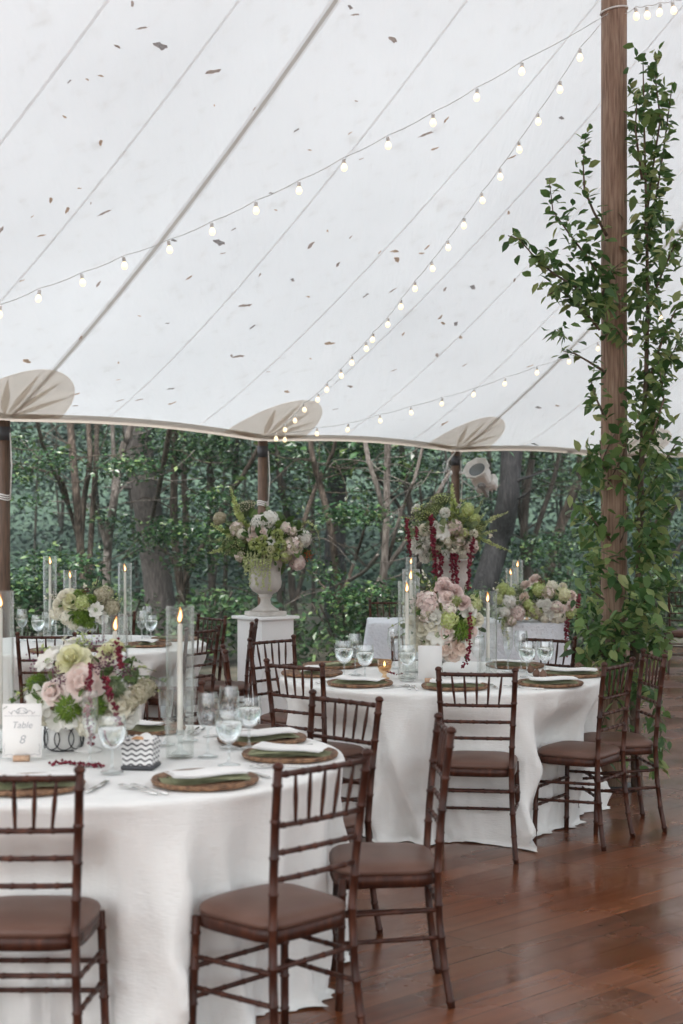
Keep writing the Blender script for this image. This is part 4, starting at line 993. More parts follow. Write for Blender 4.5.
# head table bunches
arrangement('bunch of white and mauve blooms on the head table with trailing greens', P3(504, 621, 12.3), 12.22,
    [('hyd','lime',503,589,7),('hyd','white',508,601,8),('hyd','mauve+blush',517,613,9),('hyd','pale',498,599,6),('hyd','white',504,611,6),('hyd','tan+blush',511,620,6),('hyd','lime',509,592,6),('rose','white',508,626,4)],
    (.14, .12, .19), (), [([(506,625),(508,640),(510,657)],'pale',.022), ([(503,624),(503,648)],'pale',.02)], 70, .035, 'sage', None, (507, 606))
arrangement('wide mound of blush roses and lime hydrangeas on the corner of the head table', P3(546, 621, 12.4), 12.32,
    [('rose','blush',525,585,5),('rose','blush',533,580,5),('rose','peach',523,597,5),('rose','blush',571,595,6),('hyd','lime',538,590,8),('hyd','tan+blush',546,592,8),('hyd','yellow',562,594,8),('rose','white',544,604,6),('rose','white',547,614,6),('rose','blush',569,606,5),('hyd','lime',568,613,6),('hyd','mauve+cream',554,606,7),('hyd','cream',556,616,9),('hyd','tan+lime',533,611,9),('hyd','cream',543,617,6),('hyd','cream',552,586,6),('hyd','lime',527,604,6),('spr','burg',541,580,5),('rose','white',538,603,4),('rose','blush',560,608,4),('rose','cream',563,586,4),('umb','pale',518,590,6),('umb','pale',574,604,5)],
    (.26, .18, .17), [([(579,594),(578,606),(578,632)],'burg',.011), ([(567,618),(566,640),(566,656)],'burg',.011)], (), 100, .035, 'leaf', None, (547, 604))

# pedestals, urns and the tall arrangements
def pedestal(x, y, rz, h, label):
    o = empty('pedestal', (x, y, 0), rz, label, 'pedestal', 'white square pedestals')
    mb = MB(); box(mb, (0, 0, h/2), (.325, .325, h-.05), bev=.003); mb.build('shaft', M_white, o, False)
    mb = MB(); box(mb, (0, 0, h-.0125), (.395, .395, .025), bev=.004); mb.build('cap', M_white, o, False)
    mb = MB(); box(mb, (0, 0, .045), (.36, .36, .09), bev=.004); mb.build('plinth', M_white, o, False)
def urn(x, y, z, label):
    o = empty('stone_urn', (x, y, z), .6, label, 'urn', 'pale stone urns')
    mb = MB(); box(mb, (0, 0, .018), (.25, .25, .036), bev=.004); mb.build('base', M_stone, o, False)
    mb = MB(); n = 64; pr = [(.105, .036), (.108, .050), (.070, .072), (.045, .095), (.038, .13), (.05, .15), (.058, .155), (.05, .162), (.062, .175)]; lathe(mb, pr, 32); mb.build('stem', M_stone, o)
    mb = MB(); pr = [(.060, .176), (.10, .195), (.128, .23), (.134, .27), (.126, .32), (.124, .37), (.138, .415), (.162, .445), (.172, .452), (.172, .462), (.155, .462), (.12, .42), (0, .38)]; vs = []; fs = []
    for r, zz in pr:
        for j in range(n):
            a = 2*PI*j/n; fl = 1-.045*(abs(math.sin(a*12)) if .19 < zz < .40 else 0); vs.append((r*fl*math.cos(a), r*fl*math.sin(a), zz))
    for i in range(len(pr)-1):
        for j in range(n): fs.append((i*n+j, i*n+(j+1) % n, (i+1)*n+(j+1) % n, (i+1)*n+j))
    mb.add(vs, fs); mb.build('bowl', M_stone, o)
PH = .866; UX, UY = (265.5-U0)*11.5/F, 11.5; VX, VY = (452-U0)*11.35/F, 11.35
pedestal(UX, UY, .72, PH, 'white square pedestal under the urn of lime hanging amaranth'); urn(UX, UY, PH, 'pale fluted stone urn holding white and green blooms before a side pole')
pedestal(VX, VY, .72, PH, 'white pedestal mostly hidden behind the peach-rose centrepiece'); urn(VX, VY, PH, 'pale fluted stone urn behind burgundy hanging amaranth')
ub = (UX, UY, PH+.40)
arrangement('tall urn arrangement of white mums and green dahlias with pale green hanging amaranth', ub, 11.5,
    [('hyd','white',260,523,10),('hyd','white',270,520,11),('hyd','white',303,538,10),('hyd','tan+blush',238,529,9),('hyd','cream',243,534,6),('rose','blush',255,531,6),('rose','blush',263,533,6),('rose','blush',252,538,4),('pom','lime',278,535,6),('pom','lime',264,540,5),('pom','lime',256,544,6),('pom','lime',264,549,5),('pom','lime',281,545,6),('pom','lime',276,555,5),('pom','yellow',272,549,4),
     ('anem','white',272,541,4),('fuzz','green',279,524,4),('hyd','tan+blush',293,546,12),('hyd','mauve+blush',297,563,9),('hyd','blush+cream',286,528,7),('hyd','tan+blush',293,532,6),('spr','red',308,555,6),('hyd','tan',220,518,7),('umb','tan',245,505,10),('umb','pale',228,545,9),('hyd','tan+blush',241,556,6),('hyd','tan+lime',286,555,8),('umb','pale',238,545,8)],
    (.33, .20, .24), [([(248+3.4*k,552),(247+3.3*k,566),(247+3.1*k,572+(k*37 % 24))],'pale',.0075) for k in range(8)]+[([(244,556),(246,570),(247,576)],'pale',.009)],
    [([(243,525),(236,505),(230,486)],'lime',.045),([(240,545),(225,549),(208,553)],'lime',.04),([(238,538),(225,532),(211,524)],'lime',.045),([(235,530),(222,516)],'sage',.04),([(298,528),(307,521),(316,527),(320,542)],'pale',.022),([(240,548),(222,540),(206,541)],'sage',.04),([(245,520),(240,497)],'sage',.035)], 260, .055, 'leaf', None, (266, 542))
vb = (VX, VY, PH+.40)
arrangement('tall urn arrangement of white dahlias with long burgundy amaranth and lime spikes', vb, 11.35,
    [('pom','white',444,513,5),('pom','cream',424,530,6),('anem','white+yellow',441,532,7),('pom','cream',452,547,6),('pom','white',444,554,5),('pom','cream',472,534,4.5),('pom','white',425,557,6),('pom','white',419,545,9),('hyd','cream',461,553,7),('pom','white',430,540,5),('hyd','mauve+tan',453,528,10),('hyd','mauve+blush',470,546,9),('hyd','tan+blush',458,541,7),('hyd','tan',435,549,6),('hyd','cream',446,541,5),('pom','white',417,507,3),
     ('umb','lime',422,512,10),('umb','lime',442,497,9),('hyd','lime',466,511,8),('umb','lime',434,508,8),('hyd','lime',474,519,6),('hyd','tan+lime',462,533,6),('umb','lime',478,526,7),('pom','white',433,525,4)],
    (.30, .20, .24), [([(406,519),(408,534),(410,556)],'burg',.011),([(416,527),(417,540)],'burg',.009),([(431,516),(434,545),(436,580),(438,608)],'burg',.013),([(441,555),(440,584)],'burg',.012),([(452,548),(452,585)],'burg',.010),([(456,552),(457,588)],'burg',.011),([(473,538),(470,560),(468,590)],'burg',.011)],
    [([(455,515),(453,498),(452,483)],'lime',.04),([(478,528),(492,519),(508,512)],'pale',.035),([(474,518),(480,506),(484,497)],'pale',.03),([(484,540),(497,546),(510,551)],'lime',.03),([(480,535),(497,530)],'pale',.035),([(468,512),(466,502)],'lime',.04),([(422,516),(414,512)],'lime',.03),([(474,524),(486,512)],'lime',.03)], 240, .05, 'sage', None, (447, 533))

# ------------------------------------------------------------------ stage lamp on a side pole
def stage_lamp():
    c = P3(480, 475, 16.05); o = empty('stage_lamp', c, 0, 'white octagonal stage lamp clamped to a side pole under the eave', 'lamp')
    ax = Vector((-.42, -.62, .62)).normalized(); M = face_m(ax, .3)
    def L(prof_, n, nm, m, smooth=True, sg=None):
        mb = MB(); lathe(mb, prof_, n, caps=True); mb.v = [tuple(M @ Vector(p)) for p in mb.v]; return mb.build(nm, m, o, smooth)
    mg = mat('lamp_white', (.74, .735, .71), .35)
    mgrey = mat('lamp_grey', (.30, .30, .30), .45)
    L([(.100, .075), (.150, .10), (.158, .10), (.158, .128), (.148, .128), (.108, .09), (.100, .09)], 8, 'front_frame', mg, False)
    L([(0, .0915), (.094, .0915), (.094, .096), (.05, .102), (0, .104)], 24, 'lens', mat('lens_grey', (.18, .20, .21), .2))
    mb = MB(); box(mb, M @ Vector((0, 0, -.01)), (.205, .205, .16), 0, M.to_3x3(), .025); mb.build('housing', mg, o, False)
    mb = MB(); box(mb, M @ Vector((.015, 0, -.155)), (.25, .17, .12), 0, M.to_3x3(), .02)
    for k in range(5): box(mb, M @ Vector((-.09+.05*k, 0, -.222)), (.012, .15, .02), 0, M.to_3x3())
    mb.build('driver_box', mg, o, False)
    mb = MB(); q = M @ Vector((.0, .108, -.06)); q2 = M @ Vector((.0, .125, -.06)); tube(mb, [q, q2], .045, 16); tube(mb, [M @ Vector((0, -.108, -.06)), M @ Vector((0, -.125, -.06))], .045, 16); mb.build('knob', mgrey, o)
    mb = MB()
    for sgn in (-1, 1): box(mb, M @ Vector((0, sgn*.135, -.13)), (.035, .010, .20), 0, M.to_3x3())
    box(mb, M @ Vector((0, 0, -.235)), (.035, .28, .010), 0, M.to_3x3()); mb.build('yoke', mgrey, o, False)
    mb = MB(); tube(mb, [Vector((POLES[5][0]+.03, POLES[5][1], 2.2))-c, Vector((-.13, 0, .02))], .018, 8); tube(mb, [Vector((POLES[5][0]-.055, POLES[5][1], 2.2))-c, Vector((POLES[5][0]+.06, POLES[5][1], 2.2))-c], .03, 10); mb.build('clamp', mg, o)
    mb = MB(); tube(mb, [P3(460, 478, 16.1)-c, P3(472, 488, 16.1)-c, P3(484, 493, 16.1)-c, P3(494, 486, 16.05)-c], .008, 6); mb.build('power_cord', M_cord, o)
stage_lamp()
def carabiner():
    c = P3(446, 472, 16.0); o = empty('tie_strap', c, 0, 'clear plastic clips and strap hanging from the eave beside the stage lamp', 'strap')
    mb = MB(); tube(mb, [P3(455, 452, 16.1)-c, P3(448, 461, 16.05)-c, (0, 0, 0)], .010, 6); mb.build('strap', M_sock, o)
    for k, (u, v) in enumerate(((446, 466), (447, 474), (445, 483))):
        mb = MB(); q = P3(u, v, 16)-c; tube(mb, [q+Vector((.035*math.cos(a), 0, .05*math.sin(a))) for a in np.linspace(0, 2*PI, 15)], .009, 6); mb.build('clip', M_gob, o)
carabiner()

# ------------------------------------------------------------------ vine on the centre pole
def leaf_shape(mb, p, d, up, s, mat_=0, fold=.25):
    d = d.normalized(); sd = d.cross(up); sd = sd.normalized() if sd.length > 1e-4 else d.orthogonal().normalized(); nn = sd.cross(d)
    w = s*.27; dr = -Vector((0, 0, 1))*s*.12
    vs = [p, p+d*s*.30+sd*w+nn*fold*w, p+d*s*.30, p+d*s*.30-sd*w+nn*fold*w, p+d*s*.65+sd*w*.85+nn*fold*w+dr*.4, p+d*s*.65+dr*.4, p+d*s*.65-sd*w*.85+nn*fold*w+dr*.4, p+d*s+dr]
    mb.add(vs, [(0, 2, 1), (0, 3, 2), (1, 2, 5, 4), (2, 3, 6, 5), (4, 5, 7), (5, 6, 7)], mat_)
def vine():
    bx, by = onz(637, 790, 0).xy; o = empty('climbing_vine', (bx, by, 0), 0, 'leafy green climbing plant growing up the timber centre pole', 'vine'); B = Vector((bx, by, 0))
    def pl(px, d): return [P3(u, v, dd)-B for (u, v), dd in zip(px, d if isinstance(d, (list, tuple)) else [d]*len(px))]
    tr = [onz(637, 791, 0)-B]+pl([(636, 740), (634, 690), (635, 640), (640, 560), (641, 470), (646, 380), (648, 300), (646, 200), (644, 120), (643, 58)], 8.5)
    mb = MB(); tube(mb, tr, [.036, .034, .031, .029, .022, .018, .014, .011, .008, .006, .003], 8); mb.build('trunk', M_bark_v, o)
    BR = [([(607,236),(593,212),(584,190),(582,165),(587,131)], 8.45), ([(607,285),(587,255),(569,234),(553,211),(549,180)], 8.4), ([(606,312),(584,293),(554,275),(537,261),(519,240),(509,234)], 8.38), ([(600,330),(575,300),(560,290),(548,294)], 8.3),
          ([(645,230),(652,180),(660,120),(657,80),(655,52)], 8.55), ([(646,260),(656,200),(664,150),(668,110),(671,85)], 8.7), ([(648,310),(664,270),(675,245),(690,225)], 8.6), ([(646,390),(662,340),(676,310),(694,290)], 8.5), ([(641,460),(655,410),(668,360),(684,330)], 8.6),
          ([(605,372),(590,364),(575,354),(562,352)], 8.45), ([(606,420),(595,400),(590,380)], 8.4), ([(642,180),(635,130),(637,95)], 8.4), ([(606,470),(590,455),(580,470)], 8.4), ([(640,520),(660,470),(675,445),(690,440)], 8.6), ([(638,560),(655,520),(672,500)], 8.4), ([(610,540),(592,520),(583,500)], 8.4),
          ([(634,620),(650,590),(668,580)], 8.4), ([(634,640),(654,630),(660,650)], 8.35), ([(606,660),(592,640),(585,620)], 8.4), ([(636,700),(650,690),(660,720),(657,770)], 8.2), ([(632,720),(618,700),(605,690)], 8.3), ([(650,440),(664,400),(660,360)], 8.3), ([(604,600),(592,590),(588,575)], 8.4), ([(600,300),(612,270),(622,262)], 8.4), ([(602,340),(615,325),(624,345)], 8.42)]
    sm = MB(); lf = MB()
    def leaves_on(pts, step, s, spread):
        for i in range(len(pts)-1):
            a, b = pts[i], pts[i+1]; L = (b-a).length; n = max(1, int(L/step))
            for k in range(n):
                p = a.lerp(b, (k+random.random())/n); t = (b-a).normalized(); d = Vector((random.gauss(0, 1), random.gauss(0, 1), random.gauss(-.25, .7)))+t*.6
                q = p+Vector((random.gauss(0, 1), random.gauss(0, 1), random.gauss(0, 1)))*spread; leaf_shape(lf, q, d, Vector((random.gauss(0, .5), random.gauss(0, .5), 1)), s*random.uniform(.7, 1.3))
    for px, d in BR:
        pts = pl(px, d); pts = [pts[0]]+[p+Vector((0, random.uniform(-.05, .05), 0)) for p in pts[1:]]; n = len(pts); tube(sm, pts, [.009-.0065*i/(n-1) for i in range(n)], 6); leaves_on(pts, .0135, .074, .018)
    leaves_on(tr[4:], .008, .070, .05); leaves_on(tr[2:5], .02, .07, .05)
    # clumps (u, v, ru, rv, n)
    for u, v, ru, rv, n, d in [(570,285,30,28,150,8.35),(598,298,22,28,120,8.35),(644,300,18,40,130,8.45),(655,230,18,40,110,8.5),(650,130,16,45,70,8.55),(648,400,18,45,150,8.42),(657,470,24,50,210,8.42),(648,540,20,50,190,8.36),(660,560,18,40,140,8.45),(592,470,16,28,80,8.4),(590,530,18,36,110,8.4),(640,620,22,30,170,8.3),(600,640,16,34,130,8.35),(620,680,20,20,100,8.25),(645,690,12,18,60,8.2),(652,750,9,28,50,8.15),(622,470,8,14,20,8.36),(625,520,8,14,22,8.34),(614,575,12,8,20,8.36),(626,610,8,18,26,8.34),(595,395,8,22,26,8.45),(672,340,12,40,60,8.55),(625,440,8,40,60,8.36),(612,745,24,22,50,8.4),(672,250,10,20,22,8.6),(575,222,18,20,34,8.4),(655,640,14,24,110,8.35),(604,455,12,26,40,8.4),(600,560,16,20,50,8.38),(612,640,14,22,60,8.36),(616,665,16,20,70,8.32),(590,600,16,30,70,8.4),(560,330,14,10,24,8.4),(540,255,20,12,30,8.4),(590,250,16,20,40,8.4),(585,655,16,16,40,8.4),(642,590,20,20,120,8.3)]:
        for _ in range(int(n*.72)):
            g = Vector((random.gauss(0, .5), random.gauss(0, .5), random.gauss(0, .5))); p = P3(u+g.x*ru, v+g.z*rv, d+g.y*.22)-B
            leaf_shape(lf, p, Vector((random.gauss(0, 1), random.gauss(-.2, 1), random.gauss(-.5, .7))), Vector((random.gauss(0, .5), random.gauss(0, .5), 1)), .076*random.uniform(.5, 1.4))
    mb = sm
    for k in range(9):
        z = 1.9*random.random(); a = random.uniform(0, 6.28); px = Vector((1.648, 8.6, 0))-B
        tube(mb, [px+Vector((.085*math.cos(a+q*2.2), .085*math.sin(a+q*2.2), z+q*.35)) for q in (0, .25, .5, .75, 1)], .004, 5)
    mb.build('stems', M_bark_v, o); lf.build('foliage', M_vleaf, o)
vine()

# ------------------------------------------------------------------ woods
def leaf_cloud(blobs, s0_, name, m, parent, flat=.6, clump=9):
    """many leaf shaped faces gathered in sprays inside ellipsoids: (centre, radii, n)"""
    V = []; n_tot = 0
    for bl_ in blobs:
        c, r, n = bl_[:3]; s = bl_[3] if len(bl_) > 3 else s0_; nc = max(1, n//clump); cc = rng.normal(size=(nc, 3)); cc /= np.linalg.norm(cc, axis=1)[:, None]+1e-9; cc *= rng.uniform(.25, 1, (nc, 1))**.6; cc = np.array(c)+cc*np.array(r)
        p = np.repeat(cc, clump, 0)+rng.normal(size=(nc*clump, 3))*np.array([s*1.7, s*1.7, s*.8]); k = len(p)
        d = rng.normal(size=(k, 3)); d[:, 2] = d[:, 2]*flat*.6-.25; d /= np.linalg.norm(d, axis=1)[:, None]
        up = rng.normal(size=(k, 3))*.45; up[:, 2] += 1; sd = np.cross(d, up); sd /= np.linalg.norm(sd, axis=1)[:, None]+1e-9; nn = np.cross(sd, d)
        L = s*rng.uniform(.7, 1.4, (k, 1)); w = L*.30
        V.append(np.stack([p, p+d*L*.45+sd*w+nn*w*.25, p+d*L, p+d*L*.45-sd*w+nn*w*.25], 1).reshape(-1, 3))
    V = np.concatenate(V); nq = len(V)//4; me = bpy.data.meshes.new(name); me.vertices.add(len(V)); me.vertices.foreach_set('co', V.ravel().astype(np.float32))
    me.loops.add(nq*4); me.loops.foreach_set('vertex_index', np.arange(nq*4, dtype=np.int32)); me.polygons.add(nq); me.polygons.foreach_set('loop_start', np.arange(0, nq*4, 4, dtype=np.int32))
    me.polygons.foreach_set('use_smooth', np.zeros(nq, dtype=bool)); me.update(calc_edges=True); me.validate(); me.materials.append(m); return link(name, me, parent)
def smoothline(pts, k=4):
    out = []; n = len(pts)
    for i in range(n-1):
        p0, p1, p2, p3 = pts[max(i-1, 0)], pts[i], pts[i+1], pts[min(i+2, n-1)]
        for j in range(k):
            t = j/k; out.append(.5*((2*p1)+(p2-p0)*t+(2*p0-5*p1+4*p2-p3)*t*t+(3*p1-p0-3*p2+p3)*t**3))
    out.append(pts[-1]); return out
def tree(name, label, d, stems, m, crown, group=None, twigs=7, leaf=.068, lm=None, base_u=None, topz=8.0, top_n=2400):
    """stems: (pixel poly-line from low to high, width px low, width px high)"""
    u0, _ = stems[0][0][0]; base = Vector(((u0-U0)*d/F, d, -.12)); o = empty(name, base, 0, label, 'tree', group); mb = MB(); r_ = random.Random(int(u0*7+d*13)); tips = []
    for si, (px, w0, w1) in enumerate(stems):
        dd = [d+r_.uniform(-.25, .25)+(.35*si*(i/len(px))*(1 if si % 2 else -1)) for i in range(len(px))]; pts = [P3(u, v, q) for (u, v), q in zip(px, dd)]
        r0, r1 = w0*d/F/2, w1*d/F/2
        if si == 0:
            g = Vector((pts[0].x-(pts[1].x-pts[0].x)*.2, pts[0].y, -.15))
            if pts[0].z > .1: pts.insert(0, g)
        e = (pts[-1]-pts[-2]).normalized(); top = pts[-1]+e*max(.4, (topz-pts[-1].z)*.55) + Vector((0, 0, .5))
        ext = pts[-1].z > 2.0
        if ext: pts.append(top)
        fine = smoothline(pts, 5); n = len(fine); rad = [r0+(r1-r0)*(i/(n-1))+r_.uniform(-.04, .04)*r0 for i in range(n)]
        if si == 0: rad[0] *= 1.35; rad[1] *= 1.15
        tube(mb, [p-base for p in fine], rad, 9); tips.append(fine[-1])
        for k in range(twigs):
            i = r_.randrange(n//3, n-1); p = fine[i]; q = Vector((r_.gauss(0, 1), r_.gauss(0, .8), r_.uniform(-.1, .8))).normalized(); L = r_.uniform(.4, 1.3); pp = [p]
            for j in range(4): q = (q+Vector((r_.gauss(0, .25), r_.gauss(0, .2), r_.gauss(0, .2)))).normalized(); pp.append(pp[-1]+q*L/4)
            tube(mb, [x-base for x in smoothline(pp, 2)], [max(.006, rad[i]*.24*(1-j/9)) for j in range(len(smoothline(pp, 2)))], 5)
    mb.build('trunk', m, o)
    bl = [(tuple(P3(u, v, d+(dy-.5 if dy < .3 else dy*.8+.3))-base), (ru*d/F*1.05, .6, rv*d/F*.8), int(n*1.25)) for u, v, ru, rv, n, dy in crown]+[(tuple(t-base+Vector((0, 1.0, 1.9))), (2.8, 2.4, .9), top_n//len(tips), .13) for t in tips]  # unseen leaf clouds over the stem tips, widened to shade the woods below
    leaf_cloud(bl, leaf, 'crown', lm or M_tleaf, o)
tree('crape_myrtle', 'brown myrtle with a sheaf of crooked stems beside the edge pole', 17.5, [([(86, 605), (80, 545), (76, 490), (70, 420)], 9, 7), ([(80, 560), (84, 500), (90, 460), (88, 415)], 6, 5), ([(78, 540), (70, 510), (60, 478), (30, 468), (8, 462)], 4, 2), ([(88, 590), (92, 520), (96, 460), (97, 415)], 6, 5), ([(72, 515), (58, 480), (45, 450), (36, 418)], 4, 3)], M_bark_brown, [(20, 440, 24, 18, 260, .6), (50, 460, 20, 14, 200, -.5), (18, 475, 20, 10, 140, -.4), (60, 560, 34, 14, 430, -1), (30, 580, 24, 18, 300, -1), (35, 500, 20, 10, 110, .2), (110, 520, 16, 10, 120, .4)])
tree('crape_myrtle', 'pale forked myrtle whose twin stems cross in front of the rough oak', 18.5, [([(106, 605), (108, 545), (114, 500), (118, 470), (124, 445), (134, 418)], 10, 6), ([(107, 560), (112, 520), (114, 475), (113, 440)], 6, 4), ([(107, 548), (98, 515), (90, 495)], 6, 3)], M_bark_pale, [(120, 465, 22, 12, 280, -.7), (100, 440, 16, 14, 120, .4), (140, 470, 18, 9, 160, -1), (120, 600, 16, 12, 120, -.6)])
tree('oak_tree', 'big rough-barked oak trunk behind the single candle', 21, [([(163, 640), (155, 560), (146, 500), (139, 450), (134, 410)], 32, 25)], M_bark_oak, [(180, 440, 44, 26, 760, -1.5), (130, 545, 30, 10, 200, -1.2), (165, 455, 26, 20, 260, .6), (205, 450, 26, 20, 300, -1)], twigs=3, topz=9)
tree('crape_myrtle', 'slim brown tree pair behind the green plume of the urn bouquet', 19.5, [([(188, 640), (178, 570), (174, 520), (174, 470), (175, 425)], 9, 6), ([(186, 600), (186, 530), (184, 480), (183, 430)], 7, 5), ([(178, 600), (195, 560), (212, 530), (232, 490), (252, 460)], 6, 4), ([(170, 640), (180, 600), (172, 560), (150, 545), (122, 560)], 5, 2), ([(150, 530), (156, 500), (161, 478)], 4, 5)], M_bark_brown, [(190, 530, 40, 16, 620, -1), (215, 500, 26, 14, 320, -.8), (200, 560, 34, 12, 320, -.8), (150, 535, 26, 9, 240, -.9), (225, 540, 18, 22, 280, -1)])
tree('crape_myrtle', 'thin straight tree just past the green plume, half bare', 22, [([(214, 640), (211, 560), (210, 480), (208, 420)], 8, 6), ([(224, 640), (226, 560), (232, 500), (238, 430)], 5, 4)], M_bark_mid, [(215, 450, 28, 18, 260, .5), (240, 500, 20, 20, 200, .8)])
tree('crape_myrtle', 'crossing pale stems making an X between the urn and the wide dark trunk', 18.5, [([(343, 615), (338, 580), (330, 525), (322, 492), (314, 462), (309, 432)], 9, 5), ([(300, 545), (306, 515), (318, 482), (330, 458), (339, 428)], 5, 4), ([(344, 590), (355, 560), (364, 530), (368, 505)], 4, 2), ([(338, 600), (322, 585), (312, 572)], 4, 2)], M_bark_brown, [(352, 515, 30, 14, 560, -.8), (330, 470, 26, 14, 220, .6), (295, 455, 24, 16, 260, .7), (350, 460, 22, 18, 260, .7), (325, 570, 20, 12, 160, -.6), (290, 500, 20, 16, 160, .8)])
tree('dark_tree', 'wide dark trunk standing behind the crossing pale stems', 23, [([(335, 660), (334, 580), (336, 510), (338, 440), (339, 415)], 22, 18)], M_bark_dark, [(345, 450, 30, 22, 420, -1), (315, 480, 22, 20, 260, -1)], topz=9)
tree('crape_myrtle', 'silvery myrtle with a white upright trunk between the urns', 18, [([(377, 640), (383, 580), (386, 530), (387, 480), (388, 425)], 9, 6), ([(385, 520), (378, 490), (370, 465), (364, 435)], 5, 5), ([(388, 560), (396, 530), (404, 505), (412, 485), (422, 450)], 4, 3), ([(368, 600), (385, 570), (403, 545), (425, 510), (448, 475)], 5, 4), ([(350, 580), (366, 570), (378, 555)], 4, 3)], M_bark_pale, [(405, 470, 26, 24, 330, .7), (375, 445, 24, 16, 260, .9), (380, 595, 30, 14, 420, -.8), (350, 600, 24, 16, 300, -.8), (415, 530, 18, 22, 240, .6), (365, 490, 16, 12, 120, .6)])
tree('dark_tree', 'thick dark trunk leaning behind the burgundy-draped urn', 21, [([(474, 640), (484, 590), (499, 540), (508, 500), (513, 440)], 27, 20)], M_bark_dark, [(540, 440, 30, 18, 200, 1), (470, 450, 26, 16, 280, 1)], topz=9, twigs=3)
tree('crape_myrtle', 'dusky tree with fanning stems beside the leaning dark trunk', 22, [([(530, 640), (528, 580), (524, 540), (526, 500), (532, 460), (540, 425)], 10, 6), ([(528, 560), (540, 520), (552, 485), (560, 450)], 6, 4), ([(526, 545), (518, 500), (515, 460)], 6, 4)], M_bark_mid, [(545, 480, 30, 22, 420, .7), (520, 460, 24, 16, 240, .8), (540, 550, 34, 26, 520, -.6), (530, 590, 24, 16, 240, -.6)])
tree('crape_myrtle', 'reddish-barked tree leaning toward the vine, stems slanting', 24, [([(545, 640), (548, 580), (556, 540), (570, 500), (590, 455), (600, 425)], 10, 6), ([(550, 575), (562, 530), (576, 490), (580, 450)], 7, 4)], M_bark_brown, [(580, 480, 34, 26, 460, .8), (575, 550, 34, 30, 560, -.6), (585, 610, 26, 24, 380, -.8)])
tree('crape_myrtle', 'slanting bare-stemmed tree seen past the vine foliage', 25, [([(640, 640), (655, 560), (668, 520), (690, 480), (706, 440)], 7, 4), ([(650, 590), (664, 570), (690, 530)], 5, 3)], M_bark_mid, [(660, 520, 40, 40, 560, .8), (670, 580, 30, 26, 400, -.8), (650, 480, 40, 16, 300, .8)])
tree('crape_myrtle', 'dark slender tree directly behind the stone urn and its pole', 21, [([(300, 660), (292, 590), (290, 530), (280, 480), (276, 420)], 8, 5), ([(285, 640), (276, 570), (262, 520)], 6, 4), ([(296, 600), (306, 560), (313, 520)], 5, 4)], M_bark_mid, [(275, 460, 26, 16, 260, .8), (305, 540, 16, 26, 260, .4), (240, 460, 26, 22, 300, .8), (250, 590, 26, 22, 260, .8)])
tree('crape_myrtle', 'bent dark-stemmed tree between burgundy-draped urn and silvery myrtle', 23, [([(425, 640), (420, 580), (412, 520), (404, 470), (400, 425)], 8, 5), ([(418, 570), (432, 520), (445, 480)], 5, 3), ([(412, 530), (395, 500), (380, 480)], 4, 3)], M_bark_mid, [(420, 470, 30, 22, 420, .8), (435, 560, 26, 26, 360, .8), (470, 500, 26, 22, 360, .8), (495, 570, 22, 20, 300, .8)])
# thin far trees
for i in range(20):
    u = -10+36*i+random.uniform(-10, 10); d = random.uniform(27, 36); w = random.uniform(3, 6); lean = random.uniform(-18, 18)
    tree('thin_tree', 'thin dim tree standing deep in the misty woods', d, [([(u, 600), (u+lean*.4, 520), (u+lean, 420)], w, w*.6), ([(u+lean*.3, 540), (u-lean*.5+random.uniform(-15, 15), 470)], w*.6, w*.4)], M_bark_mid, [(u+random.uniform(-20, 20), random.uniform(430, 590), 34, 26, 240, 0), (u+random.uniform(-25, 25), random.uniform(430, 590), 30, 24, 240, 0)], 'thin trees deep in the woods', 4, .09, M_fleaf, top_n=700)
# shrubs of the understorey
SHR = [(20, 600, 16, 40, 36, 800, 'glossy dark shrub behind the edge candle'), (75, 590, 16.5, 30, 26, 480, 'low bush below the sheaf of myrtle stems'), (205, 610, 17.5, 44, 30, 620, 'leafy bush beneath the slim brown tree pair'), (275, 640, 18, 40, 34, 520, 'dusky bush behind the white pedestal'), (345, 625, 17, 34, 22, 560, 'broad-leaved bush beside the lace head table'), (400, 600, 20, 30, 26, 420, 'bush behind the close candle pair'), (455, 610, 20, 40, 34, 420, 'bush behind the second stone urn'), (560, 600, 20.5, 34, 44, 900, 'tall dense shrub behind the blush mound'), (600, 640, 20, 24, 26, 420, 'low bush at the foot of the vine pole, off the deck'), (665, 600, 23, 40, 40, 760, 'dark shrub beyond the lone far chair'), (125, 620, 19, 26, 26, 300, 'small bush at the foot of the rough oak'), (525, 640, 19.5, 30, 26, 300, 'bush low behind the corner of the head table')]
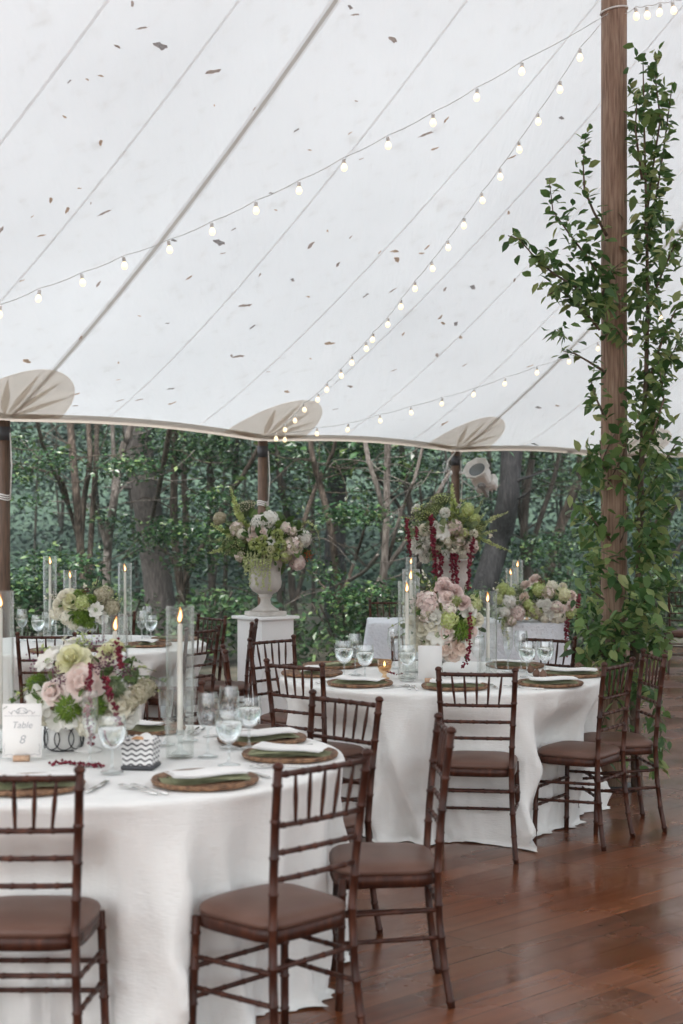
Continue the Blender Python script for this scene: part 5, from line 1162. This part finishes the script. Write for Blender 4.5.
for u, v, d, ru, rv, n, lab in SHR:
    c = P3(u, v, d); o = empty('shrub', (c.x, d, -.12), 0, lab, 'shrub', 'shrubs along the wood edge'); rz = max(rv*d/F, .4); h = c.z+rz+.12
    mb = MB()
    for k in range(7): a = random.uniform(0, 6.28); tube(mb, smoothline([Vector((0, 0, 0)), Vector((.15*math.cos(a), .15*math.sin(a), h*.4)), Vector((.4*math.cos(a), .4*math.sin(a), h*.85))], 3), .012, 5)
    mb.build('stems', M_bark_mid, o); leaf_cloud([((0, 0, (c.z+.12)*.8), (ru*d/F, .7, max(c.z*.6, rz)), n), ((.2, 0, c.z+.1), (ru*d/F*.7, .6, rz*.8), n//2)], .085, 'foliage', M_shrub, o)
# far woods: one mass
FB = []
for i in range(330):
    d = random.uniform(30, 46); u = random.uniform(-160, 850); z = random.uniform(-.1, 8.5); FB.append((((u-U0)*d/F, d, z), (2.0, 1.2, 1.1), 230))
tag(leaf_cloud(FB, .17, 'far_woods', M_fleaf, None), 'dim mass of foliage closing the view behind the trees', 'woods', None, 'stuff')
# leaf mould plants on the ground
FB = [((random.uniform(-9, 9), random.uniform(17.5, 34), -.02), (.8, .8, .10), 36) for _ in range(240)]
FB = [b for b in FB if not (b[0][1] < 20.5 and b[0][0] > .0)]
tag(leaf_cloud(FB, .10, 'undergrowth', M_shrub, None), 'low green ground cover under the trees', 'ground cover', None, 'stuff')
# thin mist as a volume box around the whole scene
def haze():
    m = bpy.data.materials.new('haze'); m.use_nodes = True; nt = m.node_tree; nt.nodes.remove(nt.nodes['Principled BSDF'])
    v = nd(m, 'ShaderNodeVolumePrincipled', Density=.0019); v.inputs['Color'].default_value = (.78, .95, .88, 1); v.inputs['Anisotropy'].default_value = .2
    lk(m, v.outputs[0], nt.nodes['Material Output'].inputs['Volume'])
    mb = MB(); box(mb, (0, 40, 9), (150, 130, 20.4)); tag(mb.build('haze', m, smooth=False), 'thin pale mist hanging in the air under the trees', 'mist', None, 'stuff')
haze()
print('objects', len(bpy.data.objects))
